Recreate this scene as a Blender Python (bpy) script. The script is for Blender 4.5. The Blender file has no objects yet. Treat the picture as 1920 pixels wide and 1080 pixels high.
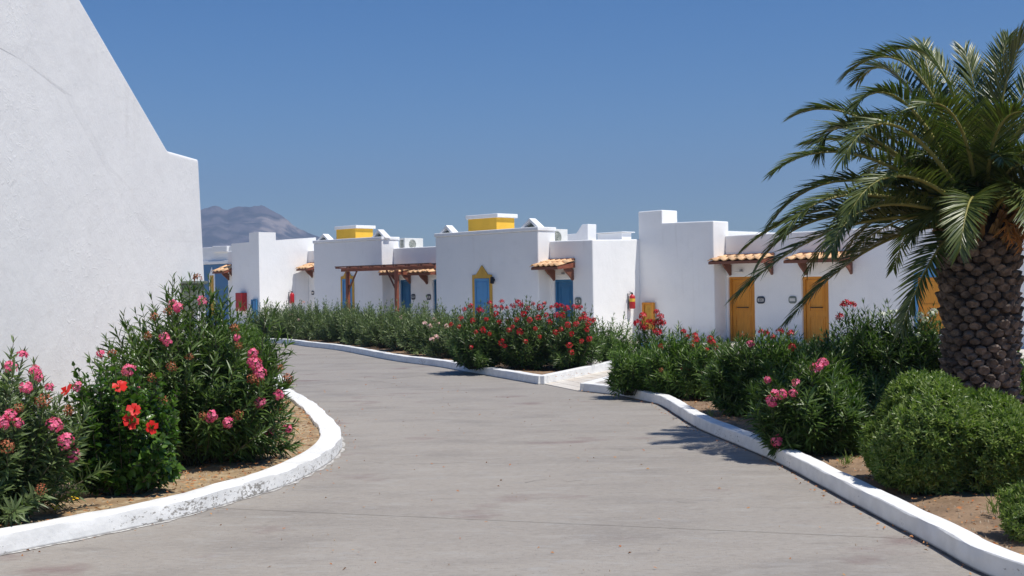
import bpy, math, random
import numpy as np
from mathutils import Vector, Matrix

# ------------------------------------------------------------------ camera, sky, sun
SC = bpy.context.scene
F, ROLL, EYE = 2300.0, 0.016, 1.7
cd = bpy.data.cameras.new('camera'); cam = bpy.data.objects.new('camera', cd)
SC.collection.objects.link(cam); SC.camera = cam
cd.lens = 36*F/1920; cd.sensor_width = 36; cd.clip_end = 20000; cd.clip_start = .1
c_, s_ = math.cos(ROLL), math.sin(ROLL)
cam.matrix_world = Matrix(((c_, s_, 0, 0), (0, 0, -1, 0), (-s_, c_, 0, EYE), (0, 0, 0, 1)))

EL = math.radians(64)
hx, hy = .3766, -.2239
n_ = math.hypot(hx, hy); hx, hy = hx/n_, hy/n_
SUN = Vector((hx*math.cos(EL), hy*math.cos(EL), math.sin(EL)))
w = bpy.data.worlds.new('World'); SC.world = w; w.use_nodes = True
nt = w.node_tree; nt.nodes.clear()
sky = nt.nodes.new('ShaderNodeTexSky'); sky.sky_type = 'NISHITA'; sky.sun_disc = False
sky.sun_elevation = EL; sky.sun_rotation = math.atan2(hx, hy)
sky.altitude = 0; sky.air_density = 1.0; sky.dust_density = 0.15; sky.ozone_density = 3.5
gam = nt.nodes.new('ShaderNodeHueSaturation'); gam.inputs['Saturation'].default_value = 1.36
mul = nt.nodes.new('ShaderNodeMix'); mul.data_type = 'RGBA'; mul.blend_type = 'MULTIPLY'
mul.inputs[0].default_value = 1; mul.inputs[7].default_value = (.59, .70, .825, 1)
bg = nt.nodes.new('ShaderNodeBackground'); bg.inputs[1].default_value = .109
wo = nt.nodes.new('ShaderNodeOutputWorld')
nt.links.new(sky.outputs[0], gam.inputs['Color']); nt.links.new(gam.outputs[0], mul.inputs[6])
nt.links.new(mul.outputs[2], bg.inputs[0]); nt.links.new(bg.outputs[0], wo.inputs[0])
ld = bpy.data.lights.new('sun', 'SUN'); ld.energy = 4.85; ld.angle = math.radians(.53); ld.color = (1, .95, .875)
lo = bpy.data.objects.new('sun', ld); SC.collection.objects.link(lo)
lo.rotation_euler = (-SUN).to_track_quat('-Z', 'Y').to_euler()
vs = SC.view_settings; vs.view_transform = 'Standard'; vs.look = 'None'; vs.exposure = 0.10; vs.gamma = 1
vs.use_curve_mapping = False
SC.cycles.max_bounces = 8; SC.cycles.transparent_max_bounces = 8; SC.cycles.volume_bounces = 0
SC.cycles.use_denoising = True

# ------------------------------------------------------------------ measuring helpers
def ray(px, py):
    u = (px-960)/F; v = (540-py)/F
    return u+ROLL*v, v-ROLL*u
def W(px, py, Z):
    u, v = ray(px, py); return Vector((u*Z, Z, EYE+v*Z))
def G(px, py, z=0.):
    u, v = ray(px, py); Z = (z-EYE)/v
    return Vector((u*Z, Z, z))
def on_line(P, d, px, py=500):
    u, v = ray(px, py); t = (u*P[1]-P[0])/(d[0]-u*d[1])
    return Vector((P[0]+d[0]*t, P[1]+d[1]*t)), t
def zat(P, px, py):
    u, v = ray(px, py); return EYE+v*P[1]

# ------------------------------------------------------------------ object helpers
COL = SC.collection
def tag(o, label=None, cat=None, group=None, kind=None):
    if label: o['label'] = label
    if cat: o['category'] = cat
    if group: o['group'] = group
    if kind: o['kind'] = kind
    return o
def empty(name, loc, label=None, cat=None, group=None, kind=None):
    o = bpy.data.objects.new(name, None); COL.objects.link(o); o.location = loc
    o.empty_display_size = .2
    return tag(o, label, cat, group, kind)
def base_of(p):
    v = Vector((0, 0, 0))
    while p is not None:
        v = v+p.location; p = p.parent
    return v
class MB:
    def __init__(s): s.v = []; s.f = []
    def add(s, vs, fs):
        n = len(s.v); s.v += [tuple(v) for v in vs]; s.f += [tuple(i+n for i in f) for f in fs]; return s
    def box(s, a, b):
        x0, y0, z0 = a; x1, y1, z1 = b
        return s.add([(x0,y0,z0),(x1,y0,z0),(x1,y1,z0),(x0,y1,z0),(x0,y0,z1),(x1,y0,z1),(x1,y1,z1),(x0,y1,z1)],
            [(0,3,2,1),(4,5,6,7),(0,1,5,4),(1,2,6,5),(2,3,7,6),(3,0,4,7)])
    def hexa(s, bot, top):
        n = len(bot)
        return s.add(list(bot)+list(top), [tuple(range(n))[::-1], tuple(range(n, 2*n))]+[(i, (i+1) % n, n+(i+1) % n, n+i) for i in range(n)])
    def tube(s, pts, rad, n=8, caps=True):
        pts = [Vector(p) for p in pts]; rings = []
        for i, p in enumerate(pts):
            t = (pts[min(i+1, len(pts)-1)]-pts[max(i-1, 0)]).normalized()
            a = t.cross(Vector((0, 0, 1)) if abs(t.z) < .95 else Vector((1, 0, 0))).normalized(); b = t.cross(a)
            r = rad[i] if hasattr(rad, '__len__') else rad
            rings.append([p+(a*math.cos(k*2*math.pi/n)+b*math.sin(k*2*math.pi/n))*r for k in range(n)])
        vs = [q for rg in rings for q in rg]; fs = []
        for i in range(len(pts)-1):
            for k in range(n):
                fs.append((i*n+k, i*n+(k+1) % n, (i+1)*n+(k+1) % n, (i+1)*n+k))
        if caps: fs += [tuple(range(n)), tuple(range((len(pts)-1)*n, len(pts)*n))[::-1]]
        return s.add(vs, fs)
def mesh_from(name, v, f, mat):
    me = bpy.data.meshes.new(name)
    me.from_pydata([tuple(p) for p in v], [], f); me.update()
    me.materials.append(mat)
    return me
def obj(name, mb, mat, parent=None, smooth=False, bevel=0, seg=2, kind=None, fix=True, local=False):
    off = Vector((0, 0, 0)) if local else base_of(parent)
    me = mesh_from(name, [Vector(p)-off for p in mb.v], mb.f, mat)
    if fix:
        import bmesh
        bm = bmesh.new(); bm.from_mesh(me); bmesh.ops.remove_doubles(bm, verts=bm.verts, dist=1e-5)
        bmesh.ops.recalc_face_normals(bm, faces=bm.faces); bm.to_mesh(me); bm.free()
    if smooth: me.shade_smooth()
    o = bpy.data.objects.new(name, me); COL.objects.link(o); o.parent = parent
    if bevel:
        m = o.modifiers.new('bevel', 'BEVEL'); m.width = bevel; m.segments = seg; m.limit_method = 'ANGLE'; m.angle_limit = math.radians(35)
    if kind: o['kind'] = kind
    return o
def fast_mesh(name, V, Fq, mat, smooth=False):
    """V (n,3) float array, Fq (m,k) int array (k = 3 or 4), or a list of such arrays."""
    me = bpy.data.meshes.new(name); Fs = Fq if isinstance(Fq, list) else [Fq]
    Fs = [a for a in Fs if len(a)]
    me.vertices.add(len(V)); me.vertices.foreach_set('co', np.ascontiguousarray(V, dtype=np.float32).ravel())
    li = np.concatenate([a.ravel() for a in Fs]); tot = np.concatenate([np.full(len(a), a.shape[1]) for a in Fs])
    me.loops.add(len(li)); me.loops.foreach_set('vertex_index', li.astype(np.int32))
    st = np.concatenate([[0], np.cumsum(tot)[:-1]])
    me.polygons.add(len(tot)); me.polygons.foreach_set('loop_start', st.astype(np.int32)); me.polygons.foreach_set('loop_total', tot.astype(np.int32))
    if smooth: me.polygons.foreach_set('use_smooth', np.ones(len(tot), dtype=bool))
    me.update(calc_edges=True); me.materials.append(mat)
    return me
def link(name, me, parent=None, loc=(0, 0, 0), rot=None, scale=None, kind=None):
    o = bpy.data.objects.new(name, me); COL.objects.link(o); o.parent = parent; o.location = loc
    if rot is not None: o.rotation_euler = rot
    if scale is not None: o.scale = scale if hasattr(scale, '__len__') else (scale,)*3
    if kind: o['kind'] = kind
    return o

# ------------------------------------------------------------------ materials
def mat(name, c, c2=None, scale=4, rough=.75, bump=0, bscale=30, spec=.4, island=0, transl=0, detail=4, lo=.4, hi=.62,
        c3=None, scale3=.6, lo3=.45, hi3=.6, stretch=None, bump2=0, bscale2=4, hue=0):
    m = bpy.data.materials.new(name); m.use_nodes = True; t = m.node_tree; N = t.nodes; L = t.links
    b = N['Principled BSDF']; b.inputs['Roughness'].default_value = rough
    b.inputs['Specular IOR Level'].default_value = spec
    geo = N.new('ShaderNodeNewGeometry'); pos = geo.outputs['Position']
    if stretch:
        mp = N.new('ShaderNodeMapping'); mp.inputs['Scale'].default_value = stretch; L.new(pos, mp.inputs[0]); spos = mp.outputs[0]
    else: spos = pos
    col = None
    def rgb(v): return (*v, 1)
    def noise(sc, dt=4, p=None):
        n = N.new('ShaderNodeTexNoise'); n.inputs['Scale'].default_value = sc; n.inputs['Detail'].default_value = dt
        L.new(p or pos, n.inputs['Vector']); return n.outputs[0]
    def ramp(x, a, bb):
        r = N.new('ShaderNodeMapRange'); r.inputs[1].default_value = a; r.inputs[2].default_value = bb; L.new(x, r.inputs[0]); return r.outputs[0]
    def mix(fac, a, bb):
        x = N.new('ShaderNodeMix'); x.data_type = 'RGBA'; L.new(fac, x.inputs[0])
        for i, q in ((6, a), (7, bb)):
            if isinstance(q, tuple): x.inputs[i].default_value = rgb(q)
            else: L.new(q, x.inputs[i])
        return x.outputs[2]
    col = c
    if c2 is not None:
        col = mix(ramp(geo.outputs['Random Per Island'], 0, 1) if island == 1 else ramp(noise(scale, detail, spos), lo, hi), col, c2)
    if c3 is not None: col = mix(ramp(noise(scale3, 5, spos), lo3, hi3), col, c3)
    if island == 2 or hue:
        h = N.new('ShaderNodeHueSaturation'); 
        if isinstance(col, tuple): h.inputs['Color'].default_value = rgb(col)
        else: L.new(col, h.inputs['Color'])
        oi = N.new('ShaderNodeObjectInfo')
        r = N.new('ShaderNodeMapRange'); r.inputs[3].default_value = 1-hue*1.2; r.inputs[4].default_value = 1+hue*1.2; L.new(oi.outputs['Random'], r.inputs[0])
        L.new(r.outputs[0], h.inputs['Value']); col = h.outputs[0]
    if isinstance(col, tuple): b.inputs['Base Color'].default_value = rgb(col)
    else: L.new(col, b.inputs['Base Color'])
    if bump or bump2:
        nrm = None
        for bu, bs in ((bump2, bscale2), (bump, bscale)):
            if not bu: continue
            bn = N.new('ShaderNodeBump'); bn.inputs['Strength'].default_value = 1; bn.inputs['Distance'].default_value = bu
            L.new(noise(bs, 5), bn.inputs['Height'])
            if nrm: L.new(nrm, bn.inputs['Normal'])
            nrm = bn.outputs[0]
        L.new(nrm, b.inputs['Normal'])
    if transl:
        tr = N.new('ShaderNodeBsdfTranslucent'); mx = N.new('ShaderNodeMixShader'); mx.inputs[0].default_value = transl
        if isinstance(col, tuple): tr.inputs[0].default_value = rgb(tuple(min(1, q*1.6) for q in col))
        else:
            g = N.new('ShaderNodeMix'); g.data_type = 'RGBA'; g.blend_type = 'MULTIPLY'; g.inputs[0].default_value = 1
            L.new(col, g.inputs[6]); g.inputs[7].default_value = (1.5, 1.9, .8, 1); g.clamp_result = False; L.new(g.outputs[2], tr.inputs[0])
        L.new(b.outputs[0], mx.inputs[1]); L.new(tr.outputs[0], mx.inputs[2]); L.new(mx.outputs[0], N['Material Output'].inputs[0])
    return m

def plaster(name, c, c2, relief=1.0):
    """lime plaster: soft trowel waves, a few raised ridges and flakes, fine grain, faint grime"""
    m = mat(name, c, c2, scale=.9, lo=.35, hi=.75, rough=.85, spec=.2, c3=tuple(q*.94 for q in c), scale3=3.5, lo3=.55, hi3=.8)
    t = m.node_tree; N = t.nodes; L = t.links; b = N['Principled BSDF']
    geo = N.new('ShaderNodeNewGeometry'); P = geo.outputs['Position']
    def noise(sc, dt, dist=0):
        n = N.new('ShaderNodeTexNoise'); n.inputs['Scale'].default_value = sc; n.inputs['Detail'].default_value = dt
        n.inputs['Distortion'].default_value = dist; L.new(P, n.inputs['Vector']); return n.outputs[0]
    def rng(x, a, bb):
        r = N.new('ShaderNodeMapRange'); r.inputs[1].default_value = a; r.inputs[2].default_value = bb; L.new(x, r.inputs[0]); return r.outputs[0]
    def mth(op, x, y):
        k = N.new('ShaderNodeMath'); k.operation = op
        for i, q in enumerate((x, y)):
            if isinstance(q, (int, float)): k.inputs[i].default_value = q
            else: L.new(q, k.inputs[i])
        return k.outputs[0]
    ridge = rng(mth('ABSOLUTE', mth('SUBTRACT', noise(3.2, 3, 1.5), .5), 0), .018, .0)      # thin winding ridges
    mask = rng(noise(.7, 3), .40, .62)
    h = mth('ADD', mth('MULTIPLY', mth('MULTIPLY', ridge, mask), .0035*relief), mth('MULTIPLY', noise(1.6, 6), .045*relief))
    spots = mth('ADD', mth('MULTIPLY', mth('MULTIPLY', rng(noise(13, 4, .8), .56, .72), mask), .0045*relief), mth('MULTIPLY', noise(7, 5, .5), .012*relief))
    h = mth('ADD', h, spots); h = mth('ADD', h, mth('MULTIPLY', noise(45, 4), .0016))
    bn = N.new('ShaderNodeBump'); bn.inputs['Distance'].default_value = 1; bn.inputs['Strength'].default_value = 1
    L.new(h, bn.inputs['Height']); L.new(bn.outputs[0], b.inputs['Normal'])
    src = b.inputs['Base Color'].links[0].from_socket
    mp = N.new('ShaderNodeMapping'); mp.inputs['Scale'].default_value = (7, 7, .55); L.new(P, mp.inputs[0])
    n = N.new('ShaderNodeTexNoise'); n.inputs['Scale'].default_value = 1; n.inputs['Detail'].default_value = 5; L.new(mp.outputs[0], n.inputs[0])
    st = mth('MULTIPLY', mth('MULTIPLY', rng(n.outputs[0], .55, .78), rng(noise(.5, 2), .45, .65)), .16)
    sx = N.new('ShaderNodeSeparateXYZ'); L.new(P, sx.inputs[0])
    sp = mth('MULTIPLY', mth('MULTIPLY', rng(sx.outputs[2], .55, .05), rng(noise(6, 5), .42, .62)), .45)
    fac = mth('MAXIMUM', st, sp)
    x = N.new('ShaderNodeMix'); x.data_type = 'RGBA'; L.new(fac, x.inputs[0]); L.new(src, x.inputs[6]); x.inputs[7].default_value = (.40, .36, .31, 1)
    L.new(x.outputs[2], b.inputs['Base Color'])
    return m

WHITE = plaster('white_plaster', (.86, .86, .85), (.82, .82, .81), .35)
WHITEB = plaster('rough_white_plaster', (.84, .84, .83), (.79, .79, .785), .36)
BLUEWALL = plaster('blue_plaster', (.10, .21, .36), (.09, .19, .33), .3)
YELLOWWALL = mat('yellow_plaster', (.88, .52, .055), (.82, .48, .05), 2, rough=.85, bump=.002, bscale=40)
OCHRE = mat('ochre_paint', (.62, .36, .06), (.56, .32, .05), 5, rough=.7, bump=.001)
ORANGE = mat('orange_door_paint', (.70, .29, .03), (.62, .25, .025), 4, rough=.45, bump=.0006, bscale=60, stretch=(6, 6, .8))
ORANGED = mat('orange_frame_paint', (.62, .26, .03), (.55, .22, .025), 4, rough=.45)
BLUE = mat('blue_door_paint', (.035, .16, .33), (.03, .14, .29), 4, rough=.4)
BLUEL = mat('light_blue_shutter_paint', (.10, .30, .56), (.09, .27, .5), 4, rough=.45)
WOOD = mat('dark_red_wood', (.14, .052, .032), (.19, .075, .045), 6, rough=.6, stretch=(3, 3, 12))
WOODL = mat('post_and_sunlit_rafter_wood', (.26, .085, .045), (.2, .06, .035), 6, rough=.55)
TILE = mat('terracotta_tile', (.74, .50, .29), (.66, .38, .19), 9, rough=.8, bump=.002, bscale=50, hue=.15)
TILED = mat('weathered_ridge_tile', (.2, .09, .055), (.28, .14, .09), 12, rough=.85, bump=.002)
RED = mat('red_enamel', (.48, .012, .018), (.42, .01, .015), 5, rough=.3, spec=.5)
REDD = mat('red_cabinet_paint', (.40, .016, .02), (.35, .014, .018), 5, rough=.45)
BLACK = mat('black_rubber', (.015, .015, .017), rough=.5)
STEEL = mat('grey_metal', (.35, .35, .36), (.3, .3, .31), 8, rough=.4)
YEL = mat('yellow_sticker', (.75, .5, .05), rough=.5)
PLATE = mat('dark_plate_enamel', (.03, .04, .06), rough=.4)
PLATEW = mat('cream_plate_enamel', (.62, .6, .56), rough=.5)
PLATEG = mat('grey_green_plate_enamel', (.16, .19, .17), rough=.5)
ACW = mat('off_white_metal', (.72, .72, .68), (.66, .66, .62), 4, rough=.45)
GREYG = mat('grey_green_metal', (.16, .19, .15), (.13, .15, .12), 5, rough=.5)
CONC = None
LEAF = mat('oleander_leaf', (.026, .060, .012), (.12, .185, .042), island=1, rough=.38, spec=.45, transl=.22)  # leaf green, darkened to carry the palm's shade in the right bed
LEAFG = mat('hedge_leaf', (.042, .072, .024), (.22, .28, .115), island=1, rough=.45, spec=.4, transl=.2)
LEAFB = mat('grey_green_oleander_leaf', (.046, .080, .026), (.18, .235, .095), island=1, rough=.42, spec=.45, transl=.22)
LEAFS = mat('fresh_oleander_leaf', (.045, .10, .016), (.16, .24, .055), island=1, rough=.4, spec=.4, transl=.25)
LEAFH = mat('hibiscus_leaf', (.020, .058, .009), (.105, .19, .028), island=1, rough=.3, spec=.5, transl=.25)
LEAFR = mat('myrtle_leaf', (.065, .118, .020), (.24, .30, .08), island=1, rough=.4, spec=.4, transl=.25)
LEAFP = mat('palm_leaflet', (.036, .062, .014), (.14, .165, .042), island=1, rough=.36, spec=.5, transl=.15)
RACHIS = mat('palm_rachis', (.30, .27, .08), (.22, .2, .05), 6, rough=.5)
BARK = mat('palm_bark', (.022, .015, .012), (.05, .036, .028), 14, rough=.9, bump=.01, bscale=25)
SCAR = mat('palm_leaf_base', (.09, .068, .054), (.20, .155, .125), 16, rough=.85, bump=.006, bscale=30, hue=.28)
STEM = mat('green_brown_stem', (.07, .075, .035), (.12, .10, .06), 9, rough=.7)
PINK = mat('pink_petal', (.74, .05, .19), (.88, .24, .38), island=1, rough=.55, transl=.2)
PALEP = mat('pale_pink_petal', (.82, .42, .44), (.88, .6, .58), island=1, rough=.55, transl=.2)
REDP = mat('red_petal', (.42, .004, .012), (.60, .012, .028), island=1, rough=.5, transl=.15)
HIBP = mat('scarlet_petal', (.62, .008, .005), (.72, .016, .008), island=1, rough=.5, transl=.2)
WHITEP = mat('white_petal', (.8, .8, .74), (.85, .85, .8), island=1, rough=.55, transl=.2)
BROWNP = mat('withered_petal', (.26, .06, .025), (.42, .14, .065), island=1, rough=.8)
SOIL = mat('dry_soil', (.36, .265, .15), (.27, .18, .10), 2.5, rough=.95, bump=.02, bscale=22, c3=(.44, .34, .21), scale3=9, lo3=.5, hi3=.65, bump2=.03, bscale2=6)
SOILR = mat('red_soil', (.27, .18, .11), (.19, .125, .075), 3, rough=.95, bump=.02, bscale=22, c3=(.30, .20, .12), scale3=1.1, lo3=.5, hi3=.62, bump2=.03, bscale2=6)
EARTH = mat('earth', (.34, .28, .21), (.28, .23, .17), .6, rough=.95)
PAVE = mat('pale_paving', (.64, .60, .53), (.56, .51, .44), 3, rough=.8, c3=(.58, .49, .39), scale3=1.5, lo3=.55, hi3=.75, bump=.002)
LITTER = mat('dead_leaf', (.36, .11, .03), (.48, .26, .10), island=1, rough=.8)
STONE = mat('pale_stone', (.36, .29, .21), (.22, .16, .11), island=1, rough=.85)

# ------------------------------------------------------------------ ground, road, kerbs, beds
rng = np.random.default_rng(7); random.seed(7)
def wob(x, y, s=1.0):
    return (math.sin(x*1.7*s+y*2.3*s)+math.sin(x*3.9*s-y*3.1*s+1.3)*.6+math.sin(x*7.3*s+y*6.1*s+4)*.35)/1.95
def catmull(P, step):
    P = [Vector(p[:2]) for p in P]; out = []
    Q = [P[0]*2-P[1]]+P+[P[-1]*2-P[-2]]
    for i in range(1, len(Q)-2):
        a, b, c, d = Q[i-1:i+3]; n = max(1, int((c-b).length/step))
        for k in range(n):
            t = k/n
            out.append(.5*((2*b)+(c-a)*t+(2*a-5*b+4*c-d)*t*t+(3*b-a-3*c+d)*t**3))
    out.append(P[-1]); return out
def offset(P, d):
    out = []
    for i, p in enumerate(P):
        t = (P[min(i+1, len(P)-1)]-P[max(i-1, 0)]).normalized(); out.append(p+Vector((-t.y, t.x))*d)
    return out
def kerb(name, P, side, material, h=.14, wdt=.2, z0=0., rough=.006):
    """side=+1: the bed lies to the left of the direction of travel"""
    prof = [(0.0, z0-.03), (.004, .04), (.008, h-.010), (.014, h-.002), (.028, h), (wdt*.55, h+.002), (wdt-.02, h), (wdt-.004, h-.008), (wdt, h-.05), (wdt+.005, -.03)]
    V = []; n = len(prof); F_ = []
    offs = [offset(P, side*o) for o, _ in prof]
    for i in range(len(P)):
        for j, (o, z) in enumerate(prof):
            q = offs[j][i]; k = wob(q.x*3+j*.7, q.y*3)*rough
            V.append((q.x+k, q.y+k*.5, z+(k*.8 if z > .02 else 0)))
    for i in range(len(P)-1):
        for j in range(n-1):
            F_.append((i*n+j, i*n+j+1, (i+1)*n+j+1, (i+1)*n+j))
    F_ += [tuple(range(n)), tuple(range((len(P)-1)*n, len(P)*n))[::-1]]
    mb = MB().add(V, F_); o = obj(name, mb, material, smooth=True); o['kind'] = 'structure'; o.data.set_sharp_from_angle(angle=math.radians(24))
    return o
def inside(x, y, P):
    r = False; j = len(P)-1
    for i in range(len(P)):
        if (P[i][1] > y) != (P[j][1] > y) and x < (P[j][0]-P[i][0])*(y-P[i][1])/(P[j][1]-P[i][1])+P[i][0]: r = not r
        j = i
    return r
def soil(name, P, step, z, material, amp=.02):
    xs = [p[0] for p in P]; ys = [p[1] for p in P]; x0, y0 = min(xs), min(ys)
    nx = int((max(xs)-x0)/step)+1; ny = int((max(ys)-y0)/step)+1; idx = {}; mb = MB()
    def vid(i, j):
        if (i, j) not in idx:
            x = x0+i*step; y = y0+j*step
            idx[(i, j)] = len(mb.v)
            mb.v.append((x, y, z+amp*(wob(x*1.2, y*1.2)+.5*wob(x*5, y*5)+.35*wob(x*14+3, y*14)+random.uniform(-.25, .25))))
        return idx[(i, j)]
    for i in range(nx):
        for j in range(ny):
            if inside(x0+(i+.5)*step, y0+(j+.5)*step, P):
                mb.f.append((vid(i, j), vid(i+1, j), vid(i+1, j+1), vid(i, j+1)))
    o = obj(name, mb, material, smooth=True, fix=False); o['kind'] = 'structure'; return o

obj('ground', MB().add([(-9000, -300, -.03), (9000, -300, -.03), (9000, 9000, -.03), (-9000, 9000, -.03)], [(0, 1, 2, 3)]), EARTH, kind='structure', fix=False)

# concrete road: grey screed with streaks, stains, fine specks
CONC = mat('road_concrete', (.318, .290, .255), (.288, .262, .231), .55, rough=.8, spec=.3, lo=.35, hi=.65, bump=.0035, bscale=55,
           c3=(.324, .294, .257), scale3=.27, lo3=.48, hi3=.68, stretch=(.75, 1.35, 1))
def road_extra(m):
    t = m.node_tree; N = t.nodes; L = t.links; b = N['Principled BSDF']; src = b.inputs['Base Color'].links[0].from_socket
    geo = N.new('ShaderNodeNewGeometry')
    def layer(src, sc, lo, hi, colr, amt, stretch=None, det=5, off=0):
        mp = N.new('ShaderNodeMapping'); mp.inputs['Scale'].default_value = stretch or (1, 1, 1); mp.inputs['Location'].default_value = (off, off*.7, 0)
        mp.inputs['Rotation'].default_value = (0, 0, .12)
        L.new(geo.outputs['Position'], mp.inputs[0])
        n = N.new('ShaderNodeTexNoise'); n.inputs['Scale'].default_value = sc; n.inputs['Detail'].default_value = det; L.new(mp.outputs[0], n.inputs['Vector'])
        r = N.new('ShaderNodeMapRange'); r.inputs[1].default_value = lo; r.inputs[2].default_value = hi; r.inputs[4].default_value = amt; L.new(n.outputs[0], r.inputs[0])
        x = N.new('ShaderNodeMix'); x.data_type = 'RGBA'; L.new(r.outputs[0], x.inputs[0]); L.new(src, x.inputs[6]); x.inputs[7].default_value = (*colr, 1)
        return x.outputs[2]
    src = layer(src, 1.1, .5, .68, (.20, .182, .165), .5, (.7, 1.3, 1), 7, 3)
    src = layer(src, .8, .60, .70, (.20, .145, .135), .8, (1, 1.4, 1), 8, 11)      # reddish spill stains
    src = layer(src, 7, .56, .7, (.32, .31, .295), .5, (.5, 1.3, 1), 6, 5)        # pale trowel streaks
    src = layer(src, 6, .60, .72, (.18, .165, .15), .35, (.4, 1.3, 1), 6, 9)
    src = layer(src, 26, .5, .72, (.21, .192, .17), .5, (.5, 1, 1), 6, 7)
    src = layer(src, 34, .52, .74, (.38, .36, .33), .45, (.45, 1, 1), 6, 13)
    src = layer(src, 3.2, .57, .66, (.36, .34, .31), .35, (.6, 1.2, 1), 8, 23)
    src = layer(src, 60, .64, .72, (.10, .09, .085), .8, None, 3, 2)
    L.new(src, b.inputs['Base Color'])
road_extra(CONC)
road = empty('road', (0, 10, 0)); road['kind'] = 'structure'
g1a, g1b = G(434, 954), G(1700, 1010); g2a, g2b = G(563, 726), G(872, 697); g = .007; XL, XR = -7.0, 12.0
def line_through(a, b):
    k = (b[1]-a[1])/(b[0]-a[0]); return (a[1]+k*(XL-a[0]), a[1]+k*(XR-a[0]))
J = [(-12, -13), (6.3, 3.9), line_through(g1a, g1b), (13.0, 12.6), (17.4, 17.0)]
def slab(pts): obj('concrete_slab', MB().add([(x, y, 0) for x, y in pts], [tuple(range(len(pts)))]), CONC, road, fix=False)
GP = [.002, .002, .0038, .002, .002]
for i_, (a, b) in enumerate(zip(J[:-1], J[1:])): slab([(XL, a[0]+GP[i_]), (XR, a[1]+GP[i_]), (XR, b[1]-GP[i_+1]), (XL, b[0]-GP[i_+1])])
# the road swings left further up: a slanting joint, then one long slab
k2 = (g2b.y-g2a.y)/(g2b.x-g2a.x); jy = lambda x: g2a.y+k2*(x-g2a.x); top = lambda x: J[-1][0]+(J[-1][1]-J[-1][0])*(x-XL)/(XR-XL)
slab([(XL, top(XL)+g), (XR, top(XR)+g), (XR, jy(XR)-1.3*g), (XL, jy(XL)-1.3*g)])
slab([(XL, jy(XL)+2*g), (XR, jy(XR)+2*g), (XR, 62), (-40, 62), (-40, jy(XL)+2*g)])

def crack(pts, wd, seed):
    r = random.Random(seed); P = [G(*p) for p in pts]; Q = []
    for a, b in zip(P[:-1], P[1:]):
        n = max(2, int((b-a).length/.12))
        for k in range(n): q = a.lerp(b, k/n); Q.append(q+Vector((r.gauss(0, .008), r.gauss(0, .016), 0)))
    mb = MB()
    for i in range(len(Q)-1):
        if r.random() < .22: continue
        w0, w1 = wd*r.uniform(.4, 1), wd*r.uniform(.4, 1); mb.add([(Q[i].x, Q[i].y-w0, .004), (Q[i+1].x, Q[i+1].y-w1, .004), (Q[i+1].x, Q[i+1].y+w1, .004), (Q[i].x, Q[i].y+w0, .004)], [(0, 1, 2, 3)])
    o = obj('road_crack', mb, CRK); o['kind'] = 'structure'
CRK = mat('dark_crack', (.12, .11, .10), (.17, .155, .14), 20, rough=.95)  # dark tone of the thin crack strips
crack([(1160, 845), (1240, 841), (1370, 842)], .006, 1); crack([(980, 905), (1045, 896), (1065, 903), (1120, 899)], .005, 2)
crack([(700, 868), (760, 872), (905, 866)], .005, 3); crack([(1200, 930), (1290, 944), (1330, 940)], .004, 4); crack([(650, 712), (712, 716), (760, 722)], .012, 5)

# kerbs -----------------------------------------------------------------
def kerb_mat(name, amt):
    m = mat(name, (.80, .80, .78), (.72, .72, .70), 6, rough=.8, spec=.25, bump=.004, bscale=22, bump2=.012, bscale2=5)
    t = m.node_tree; N = t.nodes; L = t.links; b = N['Principled BSDF']; src = b.inputs['Base Color'].links[0].from_socket
    geo = N.new('ShaderNodeNewGeometry')
    mp = N.new('ShaderNodeMapping'); mp.inputs['Scale'].default_value = (1, 1, 2.2); L.new(geo.outputs['Position'], mp.inputs[0])
    n = N.new('ShaderNodeTexNoise'); n.inputs['Scale'].default_value = 21; n.inputs['Detail'].default_value = 9; n.inputs['Roughness'].default_value = .72; L.new(mp.outputs[0], n.inputs[0])
    n2 = N.new('ShaderNodeTexNoise'); n2.inputs['Scale'].default_value = 1.1; L.new(geo.outputs['Position'], n2.inputs[0])
    sx = N.new('ShaderNodeSeparateXYZ'); L.new(geo.outputs['Position'], sx.inputs[0])
    zr = N.new('ShaderNodeMapRange'); zr.inputs[1].default_value = .128; zr.inputs[2].default_value = .10; zr.inputs[3].default_value = -.10; zr.inputs[4].default_value = 0; L.new(sx.outputs[2], zr.inputs[0])
    s1 = N.new('ShaderNodeMath'); s1.operation = 'MULTIPLY_ADD'; L.new(n2.outputs[0], s1.inputs[0]); s1.inputs[1].default_value = .45; s1.inputs[2].default_value = -.225
    a1 = N.new('ShaderNodeMath'); L.new(n.outputs[0], a1.inputs[0]); L.new(s1.outputs[0], a1.inputs[1])
    a2 = N.new('ShaderNodeMath'); L.new(a1.outputs[0], a2.inputs[0]); L.new(zr.outputs[0], a2.inputs[1])
    r = N.new('ShaderNodeMapRange'); r.inputs[1].default_value = amt; r.inputs[2].default_value = amt+.03; L.new(a2.outputs[0], r.inputs[0])
    x = N.new('ShaderNodeMix'); x.data_type = 'RGBA'; L.new(r.outputs[0], x.inputs[0]); L.new(src, x.inputs[6]); x.inputs[7].default_value = (.30, .285, .26, 1)
    # darker towards the foot of the kerb
    r2 = N.new('ShaderNodeMapRange'); r2.inputs[1].default_value = .018; r2.inputs[2].default_value = .004; r2.inputs[4].default_value = .75; L.new(sx.outputs[2], r2.inputs[0])
    x2 = N.new('ShaderNodeMix'); x2.data_type = 'RGBA'; L.new(r2.outputs[0], x2.inputs[0]); L.new(x.outputs[2], x2.inputs[6]); x2.inputs[7].default_value = (.13, .12, .11, 1)
    L.new(x2.outputs[2], b.inputs['Base Color']); return m
KERBL = kerb_mat('chipped_white_kerb_paint', .543); KERBR = kerb_mat('white_kerb_paint', .665)
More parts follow.
